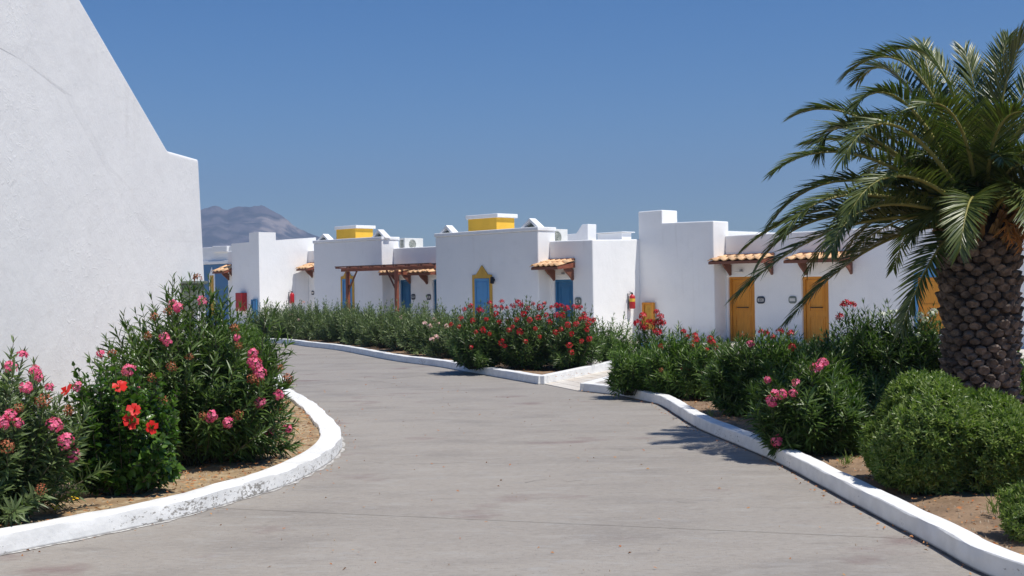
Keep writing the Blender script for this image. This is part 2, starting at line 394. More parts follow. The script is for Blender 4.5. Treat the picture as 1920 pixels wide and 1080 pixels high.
PLa = [(-4.6, 5.0), (-4.0, 6.9)]+[G(*p) for p in ((0, 1042), (167, 1008), (333, 972), (444, 940), (530, 913), (590, 885), (625, 862), (641, 840), (636, 818), (617, 797), (594, 774), (560, 752), (530, 735))]+[(-4.15, 22.3), (-5.2, 25.8), (-6.5, 29.6), (-9, 36), (-13, 41), (-20, 45)]
KL = catmull(PLa, .12); kerb('kerb', KL, 1, KERBL, h=.13, wdt=.24, rough=.009)
PBa = [G(*p) for p in ((1009, 721), (935, 708), (876, 697.5), (816, 687), (737, 676.5), (638, 657.5), (579, 650.5), (515, 643.5))]+[(-11.5, 43.5), (-17, 47)]
KB = catmull(PBa, .2); kerb('kerb', KB, -1, KERBR, h=.15, wdt=.2)
PCa = [G(*p) for p in ((1087, 733.5), (1160, 742), (1220, 755), (1242, 762), (1272, 781), (1310, 804), (1385, 836), (1460, 869), (1560, 923), (1660, 977), (1760, 1030), (1850, 1079))]+[(2.95, 6.2), (3.3, 4.6), (3.9, 1.5), (4.5, -3)]
KC = catmull(PCa, .1); kerb('kerb', KC, 1, KERBR, h=.135, wdt=.17, rough=.0045)
# flat dark strip painting the right kerb's thin shadow on the road
gut = offset(KC, -.028)
mb = MB()
for a, b, c, d in zip(KC[:-1], KC[1:], gut[1:], gut[:-1]):
    mb.add([(a.x, a.y, .004), (b.x, b.y, .004), (c.x+wob(c.x*9, c.y*9)*.008, c.y, .004), (d.x+wob(d.x*9, d.y*9)*.008, d.y, .004)], [(0, 1, 2, 3)])
KSHADE = mat('kerb_shadow_paint', (.07, .065, .06), (.12, .11, .10), 12, rough=.95)
obj('gutter', mb, KSHADE, kind='structure')
# limewash dribble left on the road along the left kerb
gut = offset(KL, -.055); mb = MB()
for i in range(12, len(KL)-60):
    a, b, c, d = KL[i], KL[i+1], gut[i+1], gut[i]
    def wq(p, q): return q+(p-q)*(.5+.5*wob(q.x*6, q.y*6))
    c = wq(b, c); d = wq(a, d)
    mb.add([(a.x, a.y, .004), (b.x, b.y, .004), (c.x, c.y, .004), (d.x, d.y, .004)], [(0, 1, 2, 3)])
obj('limewash_edge', mb, mat('splashed_limewash', (.55, .54, .51), (.33, .31, .29), 16, rough=.9, lo=.45, hi=.55), kind='structure')

# low wall and path between the beds
lw0, lw1 = G(1021, 721), Vector((3.9, 28.4, 0))
dlw = (lw1-lw0).normalized(); nlw = Vector((-dlw.y, dlw.x, 0))
a, b = lw0, lw1; c, d = lw1+nlw*.13, lw0+nlw*.13
lwall = obj('low_wall', MB().hexa([(p.x, p.y, -.02) for p in (a, b, c, d)], [(a.x, a.y, .155), (b.x, b.y, .27), (c.x, c.y, .27), (d.x, d.y, .155)]), KERBR, bevel=.012)
tag(lwall, 'low white wall edging the path gap beside the red flowered oleanders', 'low wall')
rp0 = G(1087, 734.5); rdir = Vector((.78, 1.9, 0)).normalized(); rn = Vector((rdir.y, -rdir.x, 0)); L2 = 9.0
a = rp0+rn*.004+rdir*.03; b = rp0+rn*.004+rdir*L2; c, d = b+rn*.17, a+rn*.17
rw = obj('low_wall', MB().hexa([(p.x, p.y, -.02) for p in (a, b, c, d)], [(a.x, a.y, .137), (b.x, b.y, .2), (c.x, c.y, .2), (d.x, d.y, .137)]), KERBR, bevel=.012)
tag(rw, 'low white edging on the right of the path gap behind the kerb corner', 'low wall')
path = empty('path', lw0, kind='structure'); 
for k in range(22):
    t0, t1 = k*.42, (k+1)*.42-.008
    def q(t): 
        p1 = lw0+dlw*t*1.02-nlw*.003; p2 = rp0+rdir*t-rn*.003; return p1, p2
    (p1, p2), (p3, p4) = q(t0+.012), q(t1)
    z0, z1 = .012+t0*.012, .012+t1*.012
    for (s0, s1) in ((0, .497), (.503, 1)):
        A, B, C_, D = p1.lerp(p2, s0), p1.lerp(p2, s1), p3.lerp(p4, s1), p3.lerp(p4, s0)
        obj('paving_slab', MB().hexa([(A.x, A.y, -.02), (B.x, B.y, -.02), (C_.x, C_.y, -.02), (D.x, D.y, -.02)], [(A.x, A.y, z0), (B.x, B.y, z0), (C_.x, C_.y, z1), (D.x, D.y, z1)]), PAVE, path)

# planting beds
inL = offset(KL, .2); soil('flower_bed', [(p.x, p.y) for p in inL]+[(-24, 45), (-24, 5)], .09, .09, SOIL, .016)
inB = offset(KB, -.16); outB = offset(KB, -2.6)
PB = [(p.x, p.y) for p in inB]+[(p.x, p.y) for p in outB[::-1]]+[(3.6, 28.3)]
PB = [(p.x, p.y) for p in inB[::-1]]+[(lw0.x-.1, lw0.y+.1), (2.9, 26.8), (2.2, 30)]+[(p.x, p.y) for p in outB[12:]]
soil('flower_bed', PB, .16, .10, SOILR, .02)
inC = offset(KC, .14); e = rp0+rn*.14
PC = [(p.x, p.y) for p in inC]+[(14, -3), (14, 19), (7, 22), (4.2, 24.5), (rp0.x+rdir.x*5+.1, rp0.y+rdir.y*5)]
soil('flower_bed', PC, .09, .05, SOILR, .02)
# pale terrace paving in front of the houses
TER = [(p.x, p.y) for p in offset(KB, -.3)[::-1]]
mb = MB().add([(-22, 49, .02), (-7.7, 41.2, .02), (-2.6, 29.9, .02), (.4, 22.5, .02), (1.35, 22.6, .02), (2.2, 19.3, .02), (14, 19.3, .02), (24, 19.3, .02), (24, 80, .02), (-30, 80, .02)], [tuple(range(10))])
obj('terrace', mb, PAVE, kind='structure', fix=False)

# ------------------------------------------------------------------ mountain
def mountain():
    Zm = 3000.
    pts = [(-700, 420), (-400, 395), (-150, 415), (100, 380), (250, 402), (330, 398), (388, 390), (408, 386), (424, 393.5), (440, 389), (455, 387), (484, 388), (494, 388), (515, 397.5), (535.6, 410.6), (556, 425), (580, 438.5), (600, 443), (629, 447), (700, 462), (820, 480), (1000, 500), (1200, 515), (1500, 520), (2100, 510), (2800, 520)]
    n = 520; X = np.linspace(-2200, 2600, n); V = []; 
    px = np.array([p[0] for p in pts]); hh = np.array([W(p[0], p[1], Zm).z for p in pts]); xx = np.array([W(p[0], p[1], Zm).x for p in pts])
    m = 70; Fm = []; r = np.random.default_rng(3)
    H = np.interp(X, xx, hh)
    def fb(x, y):
        v = 0; a = 1
        for k in range(6):
            fx = .006*2**k; v += a*(1-2*abs(math.sin(x*fx+1.7*k+1.6*math.sin(y*fx*.8+k)))*1.0); a *= .52
        return v/2
    for j in range(m):
        t = j/(m-1)                       # 0 = foot (near), .7 = ridge, 1 = behind
        y = Zm-700+t*1000
        k = min(1, t/.7) if t < .7 else 1-(t-.7)/.3*.8
        for i in range(n):
            x = X[i]; base = H[i]*(k**1.15)
            amp = 26*k*(1-k) * 4*.6+2.5
            z = base+fb(x, y)*amp*min(1, H[i]/120)
            if t >= .68 and t <= .72: z = H[i]+fb(x*2.2, y)*2.6+1.2*math.sin(x*.11)+.8*math.sin(x*.31+1)
            V.append((x*y/Zm, y, max(-2, z)))
    for j in range(m-1):
        for i in range(n-1):
            Fm.append((j*n+i, j*n+i+1, (j+1)*n+i+1, (j+1)*n+i))
    M_ = mat('mountain_rock', (.15, .135, .13), (.06, .062, .055), .02, rough=1, spec=.0, detail=8, lo=.42, hi=.6)
    t = M_.node_tree; N = t.nodes; L = t.links; b = N['Principled BSDF']; src = b.inputs['Base Color'].links[0].from_socket
    geo = N.new('ShaderNodeNewGeometry'); q = W(520, 420, 2900)
    d = N.new('ShaderNodeVectorMath'); d.operation = 'DISTANCE'; mp = N.new('ShaderNodeMapping'); mp.inputs['Scale'].default_value = (1, .12, 1.2)
    L.new(geo.outputs['Position'], mp.inputs[0]); L.new(mp.outputs[0], d.inputs[0]); d.inputs[1].default_value = (q.x, 2900*.12, q.z*1.2)
    n1 = N.new('ShaderNodeTexNoise'); n1.inputs['Scale'].default_value = .03; n1.inputs['Detail'].default_value = 9; L.new(geo.outputs['Position'], n1.inputs[0])
    a = N.new('ShaderNodeMath'); a.operation = 'MULTIPLY_ADD'; L.new(n1.outputs[0], a.inputs[0]); a.inputs[1].default_value = 210; L.new(d.outputs['Value'], a.inputs[2])
    r = N.new('ShaderNodeMapRange'); r.inputs[1].default_value = 150; r.inputs[2].default_value = 112; L.new(a.outputs[0], r.inputs[0])
    x = N.new('ShaderNodeMix'); x.data_type = 'RGBA'; L.new(r.outputs[0], x.inputs[0]); L.new(src, x.inputs[6]); x.inputs[7].default_value = (.34, .29, .25, 1)
    L.new(x.outputs[2], b.inputs['Base Color'])
    me = mesh_from('mountain', V, Fm, M_); o = bpy.data.objects.new('mountain', me); COL.objects.link(o); o['kind'] = 'structure'
    return o
mountain()

# ------------------------------------------------------------------ houses
D1 = Vector((math.sin(math.radians(45)), -math.cos(math.radians(45)), 0)); D2 = Vector((D1.x, -D1.y, 0)); UP = Vector((0, 0, 1))
class Plane:
    """a wall plane through P along d (to the right, seen from outside); out = outward normal"""
    def __init__(s, P, d=D1):
        s.P = Vector((P[0], P[1], 0)); s.d = Vector((d[0], d[1], 0)).normalized(); s.out = Vector((s.d.y, -s.d.x, 0))
    def at(s, px, py):
        u, v = ray(px, py); t = (u*s.P.y-s.P.x)/(s.d.x-u*s.d.y); Y = s.P.y+s.d.y*t
        return t, EYE+v*Y
    def w(s, a, z, o=0.): return s.P+s.d*a+s.out*o+UP*z
    def plate(s, mb, pts, o0, o1):
        mb.hexa([s.w(a, z, o0) for a, z in pts], [s.w(a, z, o1) for a, z in pts]); return mb
    def rect(s, mb, a0, a1, z0, z1, o0, o1): return s.plate(mb, [(a0, z0), (a1, z0), (a1, z1), (a0, z1)], o0, o1)

def hull(mb, pl, a0, a1, depth, z0, zt, holes=(), reveal=.16, zback=None):
    """solid block behind plane pl from a0 to a1; zt = list of (a, z) top profile; holes are recesses in its front"""
    br = sorted(set([a0, a1]+[h for q in holes for h in q[:2]]+[p[0] for p in zt if a0 < p[0] < a1]))
    zs = sorted(set([z0]+[h for q in holes for h in q[2:4]]))
    def top(a):
        for (x0, y0), (x1, y1) in zip(zt[:-1], zt[1:]):
            if x0-1e-6 <= a <= x1+1e-6: return y0+(y1-y0)*(a-x0)/max(1e-6, x1-x0)
        return zt[-1][1] if a > zt[-1][0] else zt[0][1]
    nrow = len(zs)
    def z(a, k): return zs[k] if k < nrow else top(a)
    def zb(a, k): return z(a, k) if k < nrow or zback is None else zback
    def hole(i, k):
        m = (br[i]+br[i+1])/2
        if k >= nrow-1+0 and k+1 > nrow-1: zz = (zs[k]+top(m))/2 if k == nrow-1 else 0
        else: zz = (zs[k]+zs[k+1])/2
        return any(h[0] < m < h[1] and h[2] < zz < h[3] for h in holes)
    q = lambda *p: mb.add(p, [(0, 1, 2, 3)])
    n = len(br)-1
    for i in range(n):
        x0, x1 = br[i], br[i+1]
        for k in range(nrow):
            f = hole(i, k); o = -reveal if f else 0
            q(pl.w(x0, z(x0, k), o), pl.w(x1, z(x1, k), o), pl.w(x1, z(x1, k+1), o), pl.w(x0, z(x0, k+1), o))
            if f:
                if not (i > 0 and hole(i-1, k)): q(pl.w(x0, z(x0, k)), pl.w(x0, z(x0, k), o), pl.w(x0, z(x0, k+1), o), pl.w(x0, z(x0, k+1)))
                if not (i < n-1 and hole(i+1, k)): q(pl.w(x1, z(x1, k), o), pl.w(x1, z(x1, k)), pl.w(x1, z(x1, k+1)), pl.w(x1, z(x1, k+1), o))
                if k == nrow-1 or not hole(i, k+1): q(pl.w(x0, z(x0, k+1), o), pl.w(x1, z(x1, k+1), o), pl.w(x1, z(x1, k+1)), pl.w(x0, z(x0, k+1)))
                if k == 0 or not hole(i, k-1): q(pl.w(x0, z(x0, k)), pl.w(x1, z(x1, k)), pl.w(x1, z(x1, k), o), pl.w(x0, z(x0, k), o))
            q(pl.w(x1, z(x1, k), -depth), pl.w(x0, z(x0, k), -depth), pl.w(x0, zb(x0, k+1), -depth), pl.w(x1, zb(x1, k+1), -depth))
        q(pl.w(x0, top(x0)), pl.w(x1, top(x1)), pl.w(x1, zb(x1, nrow), -depth), pl.w(x0, zb(x0, nrow), -depth))
        q(pl.w(x1, z0), pl.w(x0, z0), pl.w(x0, z0, -depth), pl.w(x1, z0, -depth))
    for x, s in ((a0, 0), (a1, 1)):
        for k in range(nrow):
            q(pl.w(x, z(x, k), 0), pl.w(x, z(x, k), -depth), pl.w(x, zb(x, k+1), -depth), pl.w(x, z(x, k+1), 0))
    return mb

# --- roof tile (one S-shaped pantile; length along +Y downhill, width along +X)
def tile_mesh(wd, ln):
    n = 8; th = .016; V = []; Fq = []
    for y in (0, ln):
        for lay in (0, 1):
            for i in range(n+1):
                t = i/n; z = .042*math.cos((t-.5)*2*math.pi)*(1 if abs(t-.5) < .25 else .55)+(.02 if lay == 0 else .02-th)
                V.append(((t-.5)*wd*1.0, y, z))
    m = n+1
    for i in range(n):
        Fq.append((i, i+1, 2*m+i+1, 2*m+i)); Fq.append((m+i+1, m+i, 3*m+i, 3*m+i+1))
        Fq.append((i, m+i, m+i+1, i+1)); Fq.append((2*m+i, 2*m+i+1, 3*m+i+1, 3*m+i))
    Fq.append((0, 2*m, 3*m, m)); Fq.append((n, m+n, 3*m+n, 2*m+n))
    return V, Fq
TILE_ME = {}
def canopy(house, pl, a0, a1, ztop, zeave, out=.78, cols=5, brackets=True):
    """small pantiled door canopy on timber brackets"""
    c = empty('canopy', pl.w((a0+a1)/2, zeave, 0)-base_of(house)); c.parent = house
    wd = (a1-a0)/cols; slope = math.atan2(ztop-zeave, out); ln = math.hypot(out, ztop-zeave)
    key = round(wd, 3)
    if key not in TILE_ME:
        V, Fq = tile_mesh(wd, ln*.54); me = mesh_from('tile', V, Fq, TILE); me.shade_smooth(); TILE_ME[key] = me
    down = (pl.out*math.cos(slope)-UP*math.sin(slope)); nrm = pl.d.cross(down); nrm = nrm if nrm.z > 0 else -nrm
    bx = pl.d if pl.d.cross(down).z*1 > 0 else pl.d
    for r in range(2):
        for i in range(cols):
            X_ = pl.d; Y_ = down; Z_ = X_.cross(Y_)
            if Z_.z < 0: X_ = -pl.d; Z_ = X_.cross(Y_)
            o = bpy.data.objects.new('tile', TILE_ME[key]); COL.objects.link(o); o.parent = c
            p = pl.w(a0+wd*(i+.5), ztop, .02)+down*(0 if r == 0 else ln*.47)+Z_*(.028 if r == 0 else .006)-base_of(c)
            j = Matrix.Rotation(random.uniform(-.02, .02), 3, 'Z')
            R3 = Matrix((X_, Y_, Z_)).transposed() @ j
            o.matrix_local = Matrix.Translation(p+Z_*random.uniform(0, .006)) @ R3.to_4x4()
    # ridge mortar tiles against the wall
    mb = MB()
    for i in range(cols): mb.tube([pl.w(a0+wd*i+.01, ztop+.045, .05), pl.w(a0+wd*(i+1)-.01, ztop+.05, .05)], .05, 8)
    obj('ridge_tile', mb, TILED, c, smooth=False)
    # board deck, fascia, rafters
    dk = MB(); a_, b_ = a0+.03, a1-.03
    dk.hexa([pl.w(a_, ztop-.085, .0), pl.w(b_, ztop-.085, .0), pl.w(b_, zeave-.075, out-.06), pl.w(a_, zeave-.075, out-.06)],
            [pl.w(a_, ztop-.045, .0), pl.w(b_, ztop-.045, .0), pl.w(b_, zeave-.035, out-.06), pl.w(a_, zeave-.035, out-.06)])
    obj('board_deck', dk, WOOD, c)
    obj('fascia', pl.rect(MB(), a0+.01, a1-.01, zeave-.105, zeave-.025, out-.055, out-.015), WOOD, c, bevel=.004)
    for a in (a0+.012, a1-.052):
        r = MB(); r.hexa([pl.w(a, ztop-.19, .003), pl.w(a+.04, ztop-.19, .003), pl.w(a+.04, zeave-.10, out-.058), pl.w(a, zeave-.10, out-.058)],
                         [pl.w(a, ztop-.03, .003), pl.w(a+.04, ztop-.03, .003), pl.w(a+.04, zeave-.012, out-.058), pl.w(a, zeave-.012, out-.058)])
        obj('end_rafter', r, WOODL if a > a0+.1 else WOOD, c)  # sunward rafter takes the lighter wood: sunlight put into its colour
    if brackets:
        for a in (a0+.22, a1-.12):
            mb = MB(); z0 = zeave-.42
            prof = [(.003, z0), (.05, z0-.02), (.08, z0+.02)]+[(.08+.34*math.sin(t)**1.6*1.0, z0+.04+.33*(1-math.cos(t))**.7) for t in (.5, .9, 1.25, 1.5)]+[(.46, zeave-.04), (.46, zeave-.0), (.07, zeave+.0), (.05, zeave-.12), (.003, zeave-.12)]
            mb.hexa([pl.w(a, z, o) for o, z in prof], [pl.w(a+.055, z, o) for o, z in prof])
            obj('bracket', mb, WOOD, c)
    return c

def door(house, pl, a0, a1, z0, z1, back, m, mf, handle=True, panels=2, name='door', bar=False):
    """frame + leaf with mouldings, standing in a recess `back` deep"""
    d = empty(name, pl.w((a0+a1)/2, z0, -back)-base_of(house)); d.parent = house
    f = MB(); fw = .07; b = back-.004
    pl.rect(f, a0+.002, a0+fw, z0, z1-.002, -b, -b+.09); pl.rect(f, a1-fw, a1-.002, z0, z1-.002, -b, -b+.09); pl.rect(f, a0+fw, a1-fw, z1-fw, z1-.002, -b, -b+.09)
    obj('frame', f, mf, d, bevel=.004)
    l0, l1 = a0+fw+.006, a1-fw-.006
    obj('leaf', pl.rect(MB(), l0, l1, z0+.01, z1-fw-.006, -b, -b+.045), m, d, bevel=.004)
    h = (z1-fw-z0); ed = [z0+.12, z0+h*.42, z0+h*.5, z1-fw-.12] if panels == 2 else [z0+.1, z1-fw-.1]
    for k in range(0, len(ed), 2):
        p = MB(); t = .025
        A0, A1, Z0, Z1 = l0+.1, l1-.1, ed[k], ed[k+1]
        for r in ((A0, A1, Z0, Z0+t), (A0, A1, Z1-t, Z1), (A0, A0+t, Z0+t, Z1-t), (A1-t, A1, Z0+t, Z1-t)): pl.rect(p, *r, -b+.043, -b+.06)
        pl.rect(p, A0+.06, A1-.06, Z0+.06, Z1-.06, -b+.043, -b+.056)
        obj('panel', p, m, d, bevel=.004)
    if handle:
        hb = MB()
        if bar:
            zc = z0+1.02; am = (l0+l1)/2
            hb.tube([pl.w(am-.2, zc, -b+.1), pl.w(am+.2, zc, -b+.1)], .012, 8)
            hb.tube([pl.w(am-.17, zc, -b+.04), pl.w(am-.17, zc, -b+.1)], .014, 8); hb.tube([pl.w(am+.17, zc, -b+.04), pl.w(am+.17, zc, -b+.1)], .014, 8)
        else:
            zc = z0+1.0; hb.tube([pl.w(l0+.05, zc, -b+.04), pl.w(l0+.05, zc, -b+.09), pl.w(l0+.16, zc, -b+.09)], .012, 8)
        obj('handle', hb, BLACK, d)
    return d

def pointed_window(house, pl, a0, a1, zt, zpk, z0, ms, ml, band=.1):
    """surround with a pointed pediment, shutters inside"""
    wn = empty('window', pl.w((a0+a1)/2, z0, 0)-base_of(house)); wn.parent = house
    s = MB(); am = (a0+a1)/2; k = (a1-a0)*.2
    pl.rect(s, a0, a0+band, z0, zt-band, .002, .035); pl.rect(s, a1-band, a1, z0, zt-band, .002, .035)
    pl.plate(s, [(a0, zt-band), (a1, zt-band), (a1, zt), (a1-k, zt+.015), (am, zpk), (a0+k, zt+.015), (a0, zt)], .002, .035)
    obj('surround', s, ms, wn, bevel=.006)
    for x0, x1 in ((a0+band+.004, am-.002), (am+.002, a1-band-.004)) if (a1-a0) > 1.2 else ((a0+band+.004, a1-band-.004),):
        sh = MB(); pl.rect(sh, x0, x1, z0, zt-band-.004, .002, .022)
        t = .055
        for r in ((x0, x0+t, z0, zt-band-.004), (x1-t, x1, z0, zt-band-.004), (x0+t, x1-t, zt-band-.004-t, zt-band-.004), (x0+t, x1-t, z0+(zt-z0)*.45, z0+(zt-z0)*.45+t)): pl.rect(sh, *r, .022, .042)
        pl.rect(sh, x0+t+.05, x1-t-.05, z0+(zt-z0)*.45+t+.05, zt-band-t-.06, .022, .034)
        obj('shutter', sh, ml, wn, bevel=.003)
    return wn

def gable_vent(house, pl, a0, a1, zb, zpk, o, dep=.28):
    """little triangular roof vent: pediment with a dark opening"""
    am = (a0+a1)/2; g_ = empty('roof_vent', pl.w(am, zb, o)-base_of(house)); g_.parent = house
    t = .07; mb = MB()
    hh = zpk-zb; q = t*(a1-a0)/2/hh
    # two leaning slabs
    mb.hexa([pl.w(a0, zb, o), pl.w(a0+.13, zb, o), pl.w(am, zpk-.09, o), pl.w(am, zpk, o)], [pl.w(a0, zb, o-dep), pl.w(a0+.13, zb, o-dep), pl.w(am, zpk-.09, o-dep), pl.w(am, zpk, o-dep)])
    mb.hexa([pl.w(a1-.13, zb, o), pl.w(a1, zb, o), pl.w(am, zpk, o), pl.w(am, zpk-.09, o)], [pl.w(a1-.13, zb, o-dep), pl.w(a1, zb, o-dep), pl.w(am, zpk, o-dep), pl.w(am, zpk-.09, o-dep)])
    obj('pediment', mb, WHITE, g_)
    obj('louvre', MB().hexa([pl.w(a0+.13, zb, o-.16), pl.w(a1-.13, zb, o-.16), pl.w(am, zpk-.09, o-.16)], [pl.w(a0+.13, zb, o-.2), pl.w(a1-.13, zb, o-.2), pl.w(am, zpk-.09, o-.2)]), GREYG, g_)
    return g_

def yellow_tower(house, px0, pxc, px1, ytop, Zc, zb):
    """yellow roof lantern with a white slab; pxc = column of its near corner"""
    C = W(pxc, ytop+20, Zc); pl = Plane((C.x, C.y)); zt = zat((0, Zc), pxc, ytop)
    L_, _ = on_line(C, -D1, px0, ytop+20); a = -(L_-Vector((C.x, C.y))).length
    R_, t = on_line(C, D2, px1, ytop+20); dep = t
    tw = empty('roof_tower', pl.w(a/2, zb, -dep/2)-base_of(house)); tw.parent = house
    obj('tower_wall', hull(MB(), pl, a+.09, -.09+.04, dep-.08, zb, [(a, zt-.13), (0, zt-.13)]), YELLOWWALL, tw, bevel=.015)
    obj('tower_slab', pl.rect(MB(), a, .03, zt-.13, zt, .03, -dep), WHITE, tw, bevel=.015)

def new_house(name, loc, label, group='white houses along the road'):
    return empty(name, loc, label, 'house', group)

GH = 'white cubic houses along the road'
# ---- house B3 (blue door, pointed yellow window)
C3 = W(1009, 480, 37.1); pm = Plane((C3.x, C3.y)); h3 = new_house('house', pm.w(0, 0), 'white house with pointed yellow window surround and single tiled door canopy', GH)
aL = pm.at(817, 500)[0]; aR = 0
zr = pm.at(1009, 425)[1]; zl = pm.at(818, 438)[1]
_, dep3 = on_line(C3, D2, 1041, 430)
obj('wall', hull(MB(), pm, aL, 0, dep3, -.02, [(aL, zl-.12), (0, zr-.12)]), WHITE, h3, bevel=.03)
cap = MB(); pm.plate(cap, [(aL-.03, zl-.12), (.03, zr-.12), (.03, zr), (aL-.03, zl)], .03, -dep3-.02); obj('parapet_cap', cap, WHITE, h3, bevel=.02)
_, rec3 = on_line(C3, D2, 1031, 500); P3e = C3+D2*rec3; pe = Plane((P3e.x, P3e.y))
aE = pe.at(1111.5, 500)[0]; zE0 = pe.at(1031, 452)[1]; zE1 = pe.at(1111, 449.5)[1]
d0, zd = pe.at(1038, 524.5); d1_, _ = pe.at(1073.5, 524.5)
obj('wall', hull(MB(), pe, aL+.012, aE, 5.2, -.02, [(aL, zE0), (0, zE0), (aE, zE1)], holes=[(d0, d1_, -.02, zd)], zback=zE1+.12), WHITE, h3, bevel=.03)
door(h3, pe, d0, d1_, 0, zd, .16, BLUE, BLUE)
e0 = pe.at(1024, 500)[0]; e1 = pe.at(1079, 500)[0]
canopy(h3, pe, d0-.2, e1, pe.at(1050, 489)[1]-.03, pe.at(1050, 511)[1]+.19, out=.8, cols=5)
w0, wt = pm.at(886.5, 516); w1, _ = pm.at(923, 516); wp = pm.at(904, 497)[1]
pointed_window(h3, pm, w0, w1, wt, wp, .4, OCHRE, BLUEL, band=.11)
gable_vent(h3, pm, pm.at(816, 430)[0], pm.at(848, 430)[0], pm.at(835, 438)[1]-.05, pm.at(834, 422)[1], -.1)
gable_vent(h3, pm, pm.at(969, 425)[0], pm.at(1010, 425)[0]-.05, pm.at(990, 426)[1]-.05, pm.at(989, 409)[1], -.1)
yellow_tower(h3, 874, 933, 970, 400, 39.9, zE0-.02)
# blocks on the roof behind
ps = Plane((P3e+D2*4.2)[:2]); 
def roof_block(house, pl, pts, o0, o1, name='parapet'):
    return obj(name, pl.plate(MB(), pts, o0, o1), WHITE, house, bevel=.015)
A = lambda x, y: ps.at(x, y)
roof_block(h3, ps, [A(1052, 455), A(1102, 455), A(1102, 420), A(1091, 421), A(1080, 438), A(1057, 440)], .0, -.45, 'stepped_parapet')
roof_block(h3, ps, [A(1120, 455), A(1166, 455), A(1166, 436), A(1120, 439)], 0, -.5, 'stepped_parapet')
roof_block(h3, ps, [A(1118, 438.6), A(1169, 435.6), A(1169, 434), A(1118, 437)], .05, -.62, 'parapet_cap')

# ---- house B4 (orange doors)
C4 = W(1338, 470, 35.8); p4 = Plane((C4.x, C4.y)); h4 = new_house('house', p4.w(0, 0), 'large white house with orange doors and tiled canopies behind the palm', GH)
a4L = p4.at(1198, 500)[0]; a4t = p4.at(1241, 410)[0]
zA, zB = p4.at(1197, 397)[1], p4.at(1240, 393.5)[1]; zC, zD = p4.at(1241, 418)[1], p4.at(1338, 414)[1]
_, dep4 = on_line(C4, D2, 1366, 420); _, depT = on_line(p4.w(a4t, 0), D2, 1268, 405)
obj('wall', p4.plate(MB(), [(a4L, -.02), (0, -.02), (0, zD), (a4t, zC), (a4t, zB), (a4L, zA)], 0, -dep4), WHITE, h4, bevel=.03)
obj('wall', hull(MB(), Plane(p4.w(0, 0, -dep4-.004)[:2]), a4L+.01, -.1, 5, -.02, [(a4L, zC-.3), (0, zC-.3)]), WHITE, h4)
_, rec4 = on_line(C4, D2, 1360, 500); P4e = C4+D2*rec4; q4 = Plane((P4e.x, P4e.y))
aE4 = q4.at(2100, 500)[0]; zE40 = q4.at(1358, 442)[1]; zE41 = q4.at(1480, 436.5)[1]; zE4 = zE40
dA0, zdA = q4.at(1364, 519.5); dA1, _ = q4.at(1413.5, 519); dB0, zdB = q4.at(1509, 519); dB1, _ = q4.at(1552, 519)
wB0, wBt = q4.at(1722, 519); wB1 = wB0+1.0
obj('wall', hull(MB(), q4, .0, aE4, 5.0, -.02, [(0, zE40), (aE4, zE40+.04)], holes=[(dA0, dA1, -.02, zdA), (dB0-.12, dB1, -.02, zdB)], reveal=.18), WHITE, h4, bevel=.03)
door(h4, q4, dA0, dA1, 0, zdA, .18, ORANGE, ORANGED, bar=True)
door(h4, q4, dB0-.12, dB1, 0, zdB, .18, ORANGE, ORANGED, bar=True)
canopy(h4, q4, q4.at(1358, 490)[0]-.02, q4.at(1358, 490)[0]+1.75, q4.at(1390, 481)[1]-.02, q4.at(1380, 504)[1]+.24, out=.8, cols=6)
canopy(h4, q4, q4.at(1497, 490)[0], q4.at(1497, 490)[0]+1.75, q4.at(1520, 478)[1]-.02, q4.at(1500, 503)[1]+.24, out=.8, cols=6)
pointed_window(h4, q4, wB0-.12, wB1, wBt+.1, wBt+.55, .35, BLUEL, ORANGE, band=.12)
# small meter cupboard door on the front wall, wall switch
m0, mt = p4.at(1208, 567); m1, _ = p4.at(1229.5, 567)
door(h4, p4, m0, m1, .35, mt, -.03, OCHRE, ORANGE, handle=False, panels=1, name='cupboard_door')
obj('bell_push', Plane(C4[:2], D2).rect(MB(), .52, .58, 1.0, 1.12, .002, .02), ACW, h4)

# ---- house B2
C2 = W(716, 490, 46.8); p2 = Plane((C2.x, C2.y)); h2 = new_house('house', p2.w(0, 0), 'white house behind the wooden pergola with yellow roof tower and paired doors', GH)
a2L = p2.at(588.5, 500)[0]; z2r, z2l = p2.at(716, 443.5)[1], p2.at(588, 451)[1]; _, dep2 = on_line(C2, D2, 748, 450)
obj('wall', hull(MB(), p2, a2L, 0, dep2, -.02, [(a2L, z2l-.12), (0, z2r-.12)]), WHITE, h2, bevel=.03)
cap = MB(); p2.plate(cap, [(a2L-.03, z2l-.12), (.03, z2r-.12), (.03, z2r), (a2L-.03, z2l)], .03, -dep2-.02); obj('parapet_cap', cap, WHITE, h2, bevel=.02)
_, rec2 = on_line(C2, D2, 738, 500); P2e = C2+D2*rec2; q2 = Plane((P2e.x, P2e.y)); a2E = q2.at(838, 500)[0]
z2E0, z2E1 = q2.at(738, 465.5)[1], q2.at(817, 462)[1]
f0, zf = q2.at(748, 525); f1, _ = q2.at(769.5, 525); g0, _ = q2.at(810.5, 525); g1, _ = q2.at(832, 525)
obj('wall', hull(MB(), q2, a2L+.012, a2E, 4.6, -.02, [(a2L, z2E0), (0, z2E0), (a2E, z2E1)], holes=[(f0, f1, -.02, zf), (g0, g1, -.02, zf)], reveal=.18), WHITE, h2, bevel=.03)
door(h2, q2, f0, f1, 0, zf, .18, BLUE, BLUE); door(h2, q2, g0, g1, 0, zf, .18, BLUE, BLUE)
canopy(h2, q2, f0-.25, q2.at(772, 500)[0], q2.at(760, 506)[1], q2.at(740, 521)[1]+.2, out=.8, cols=5)
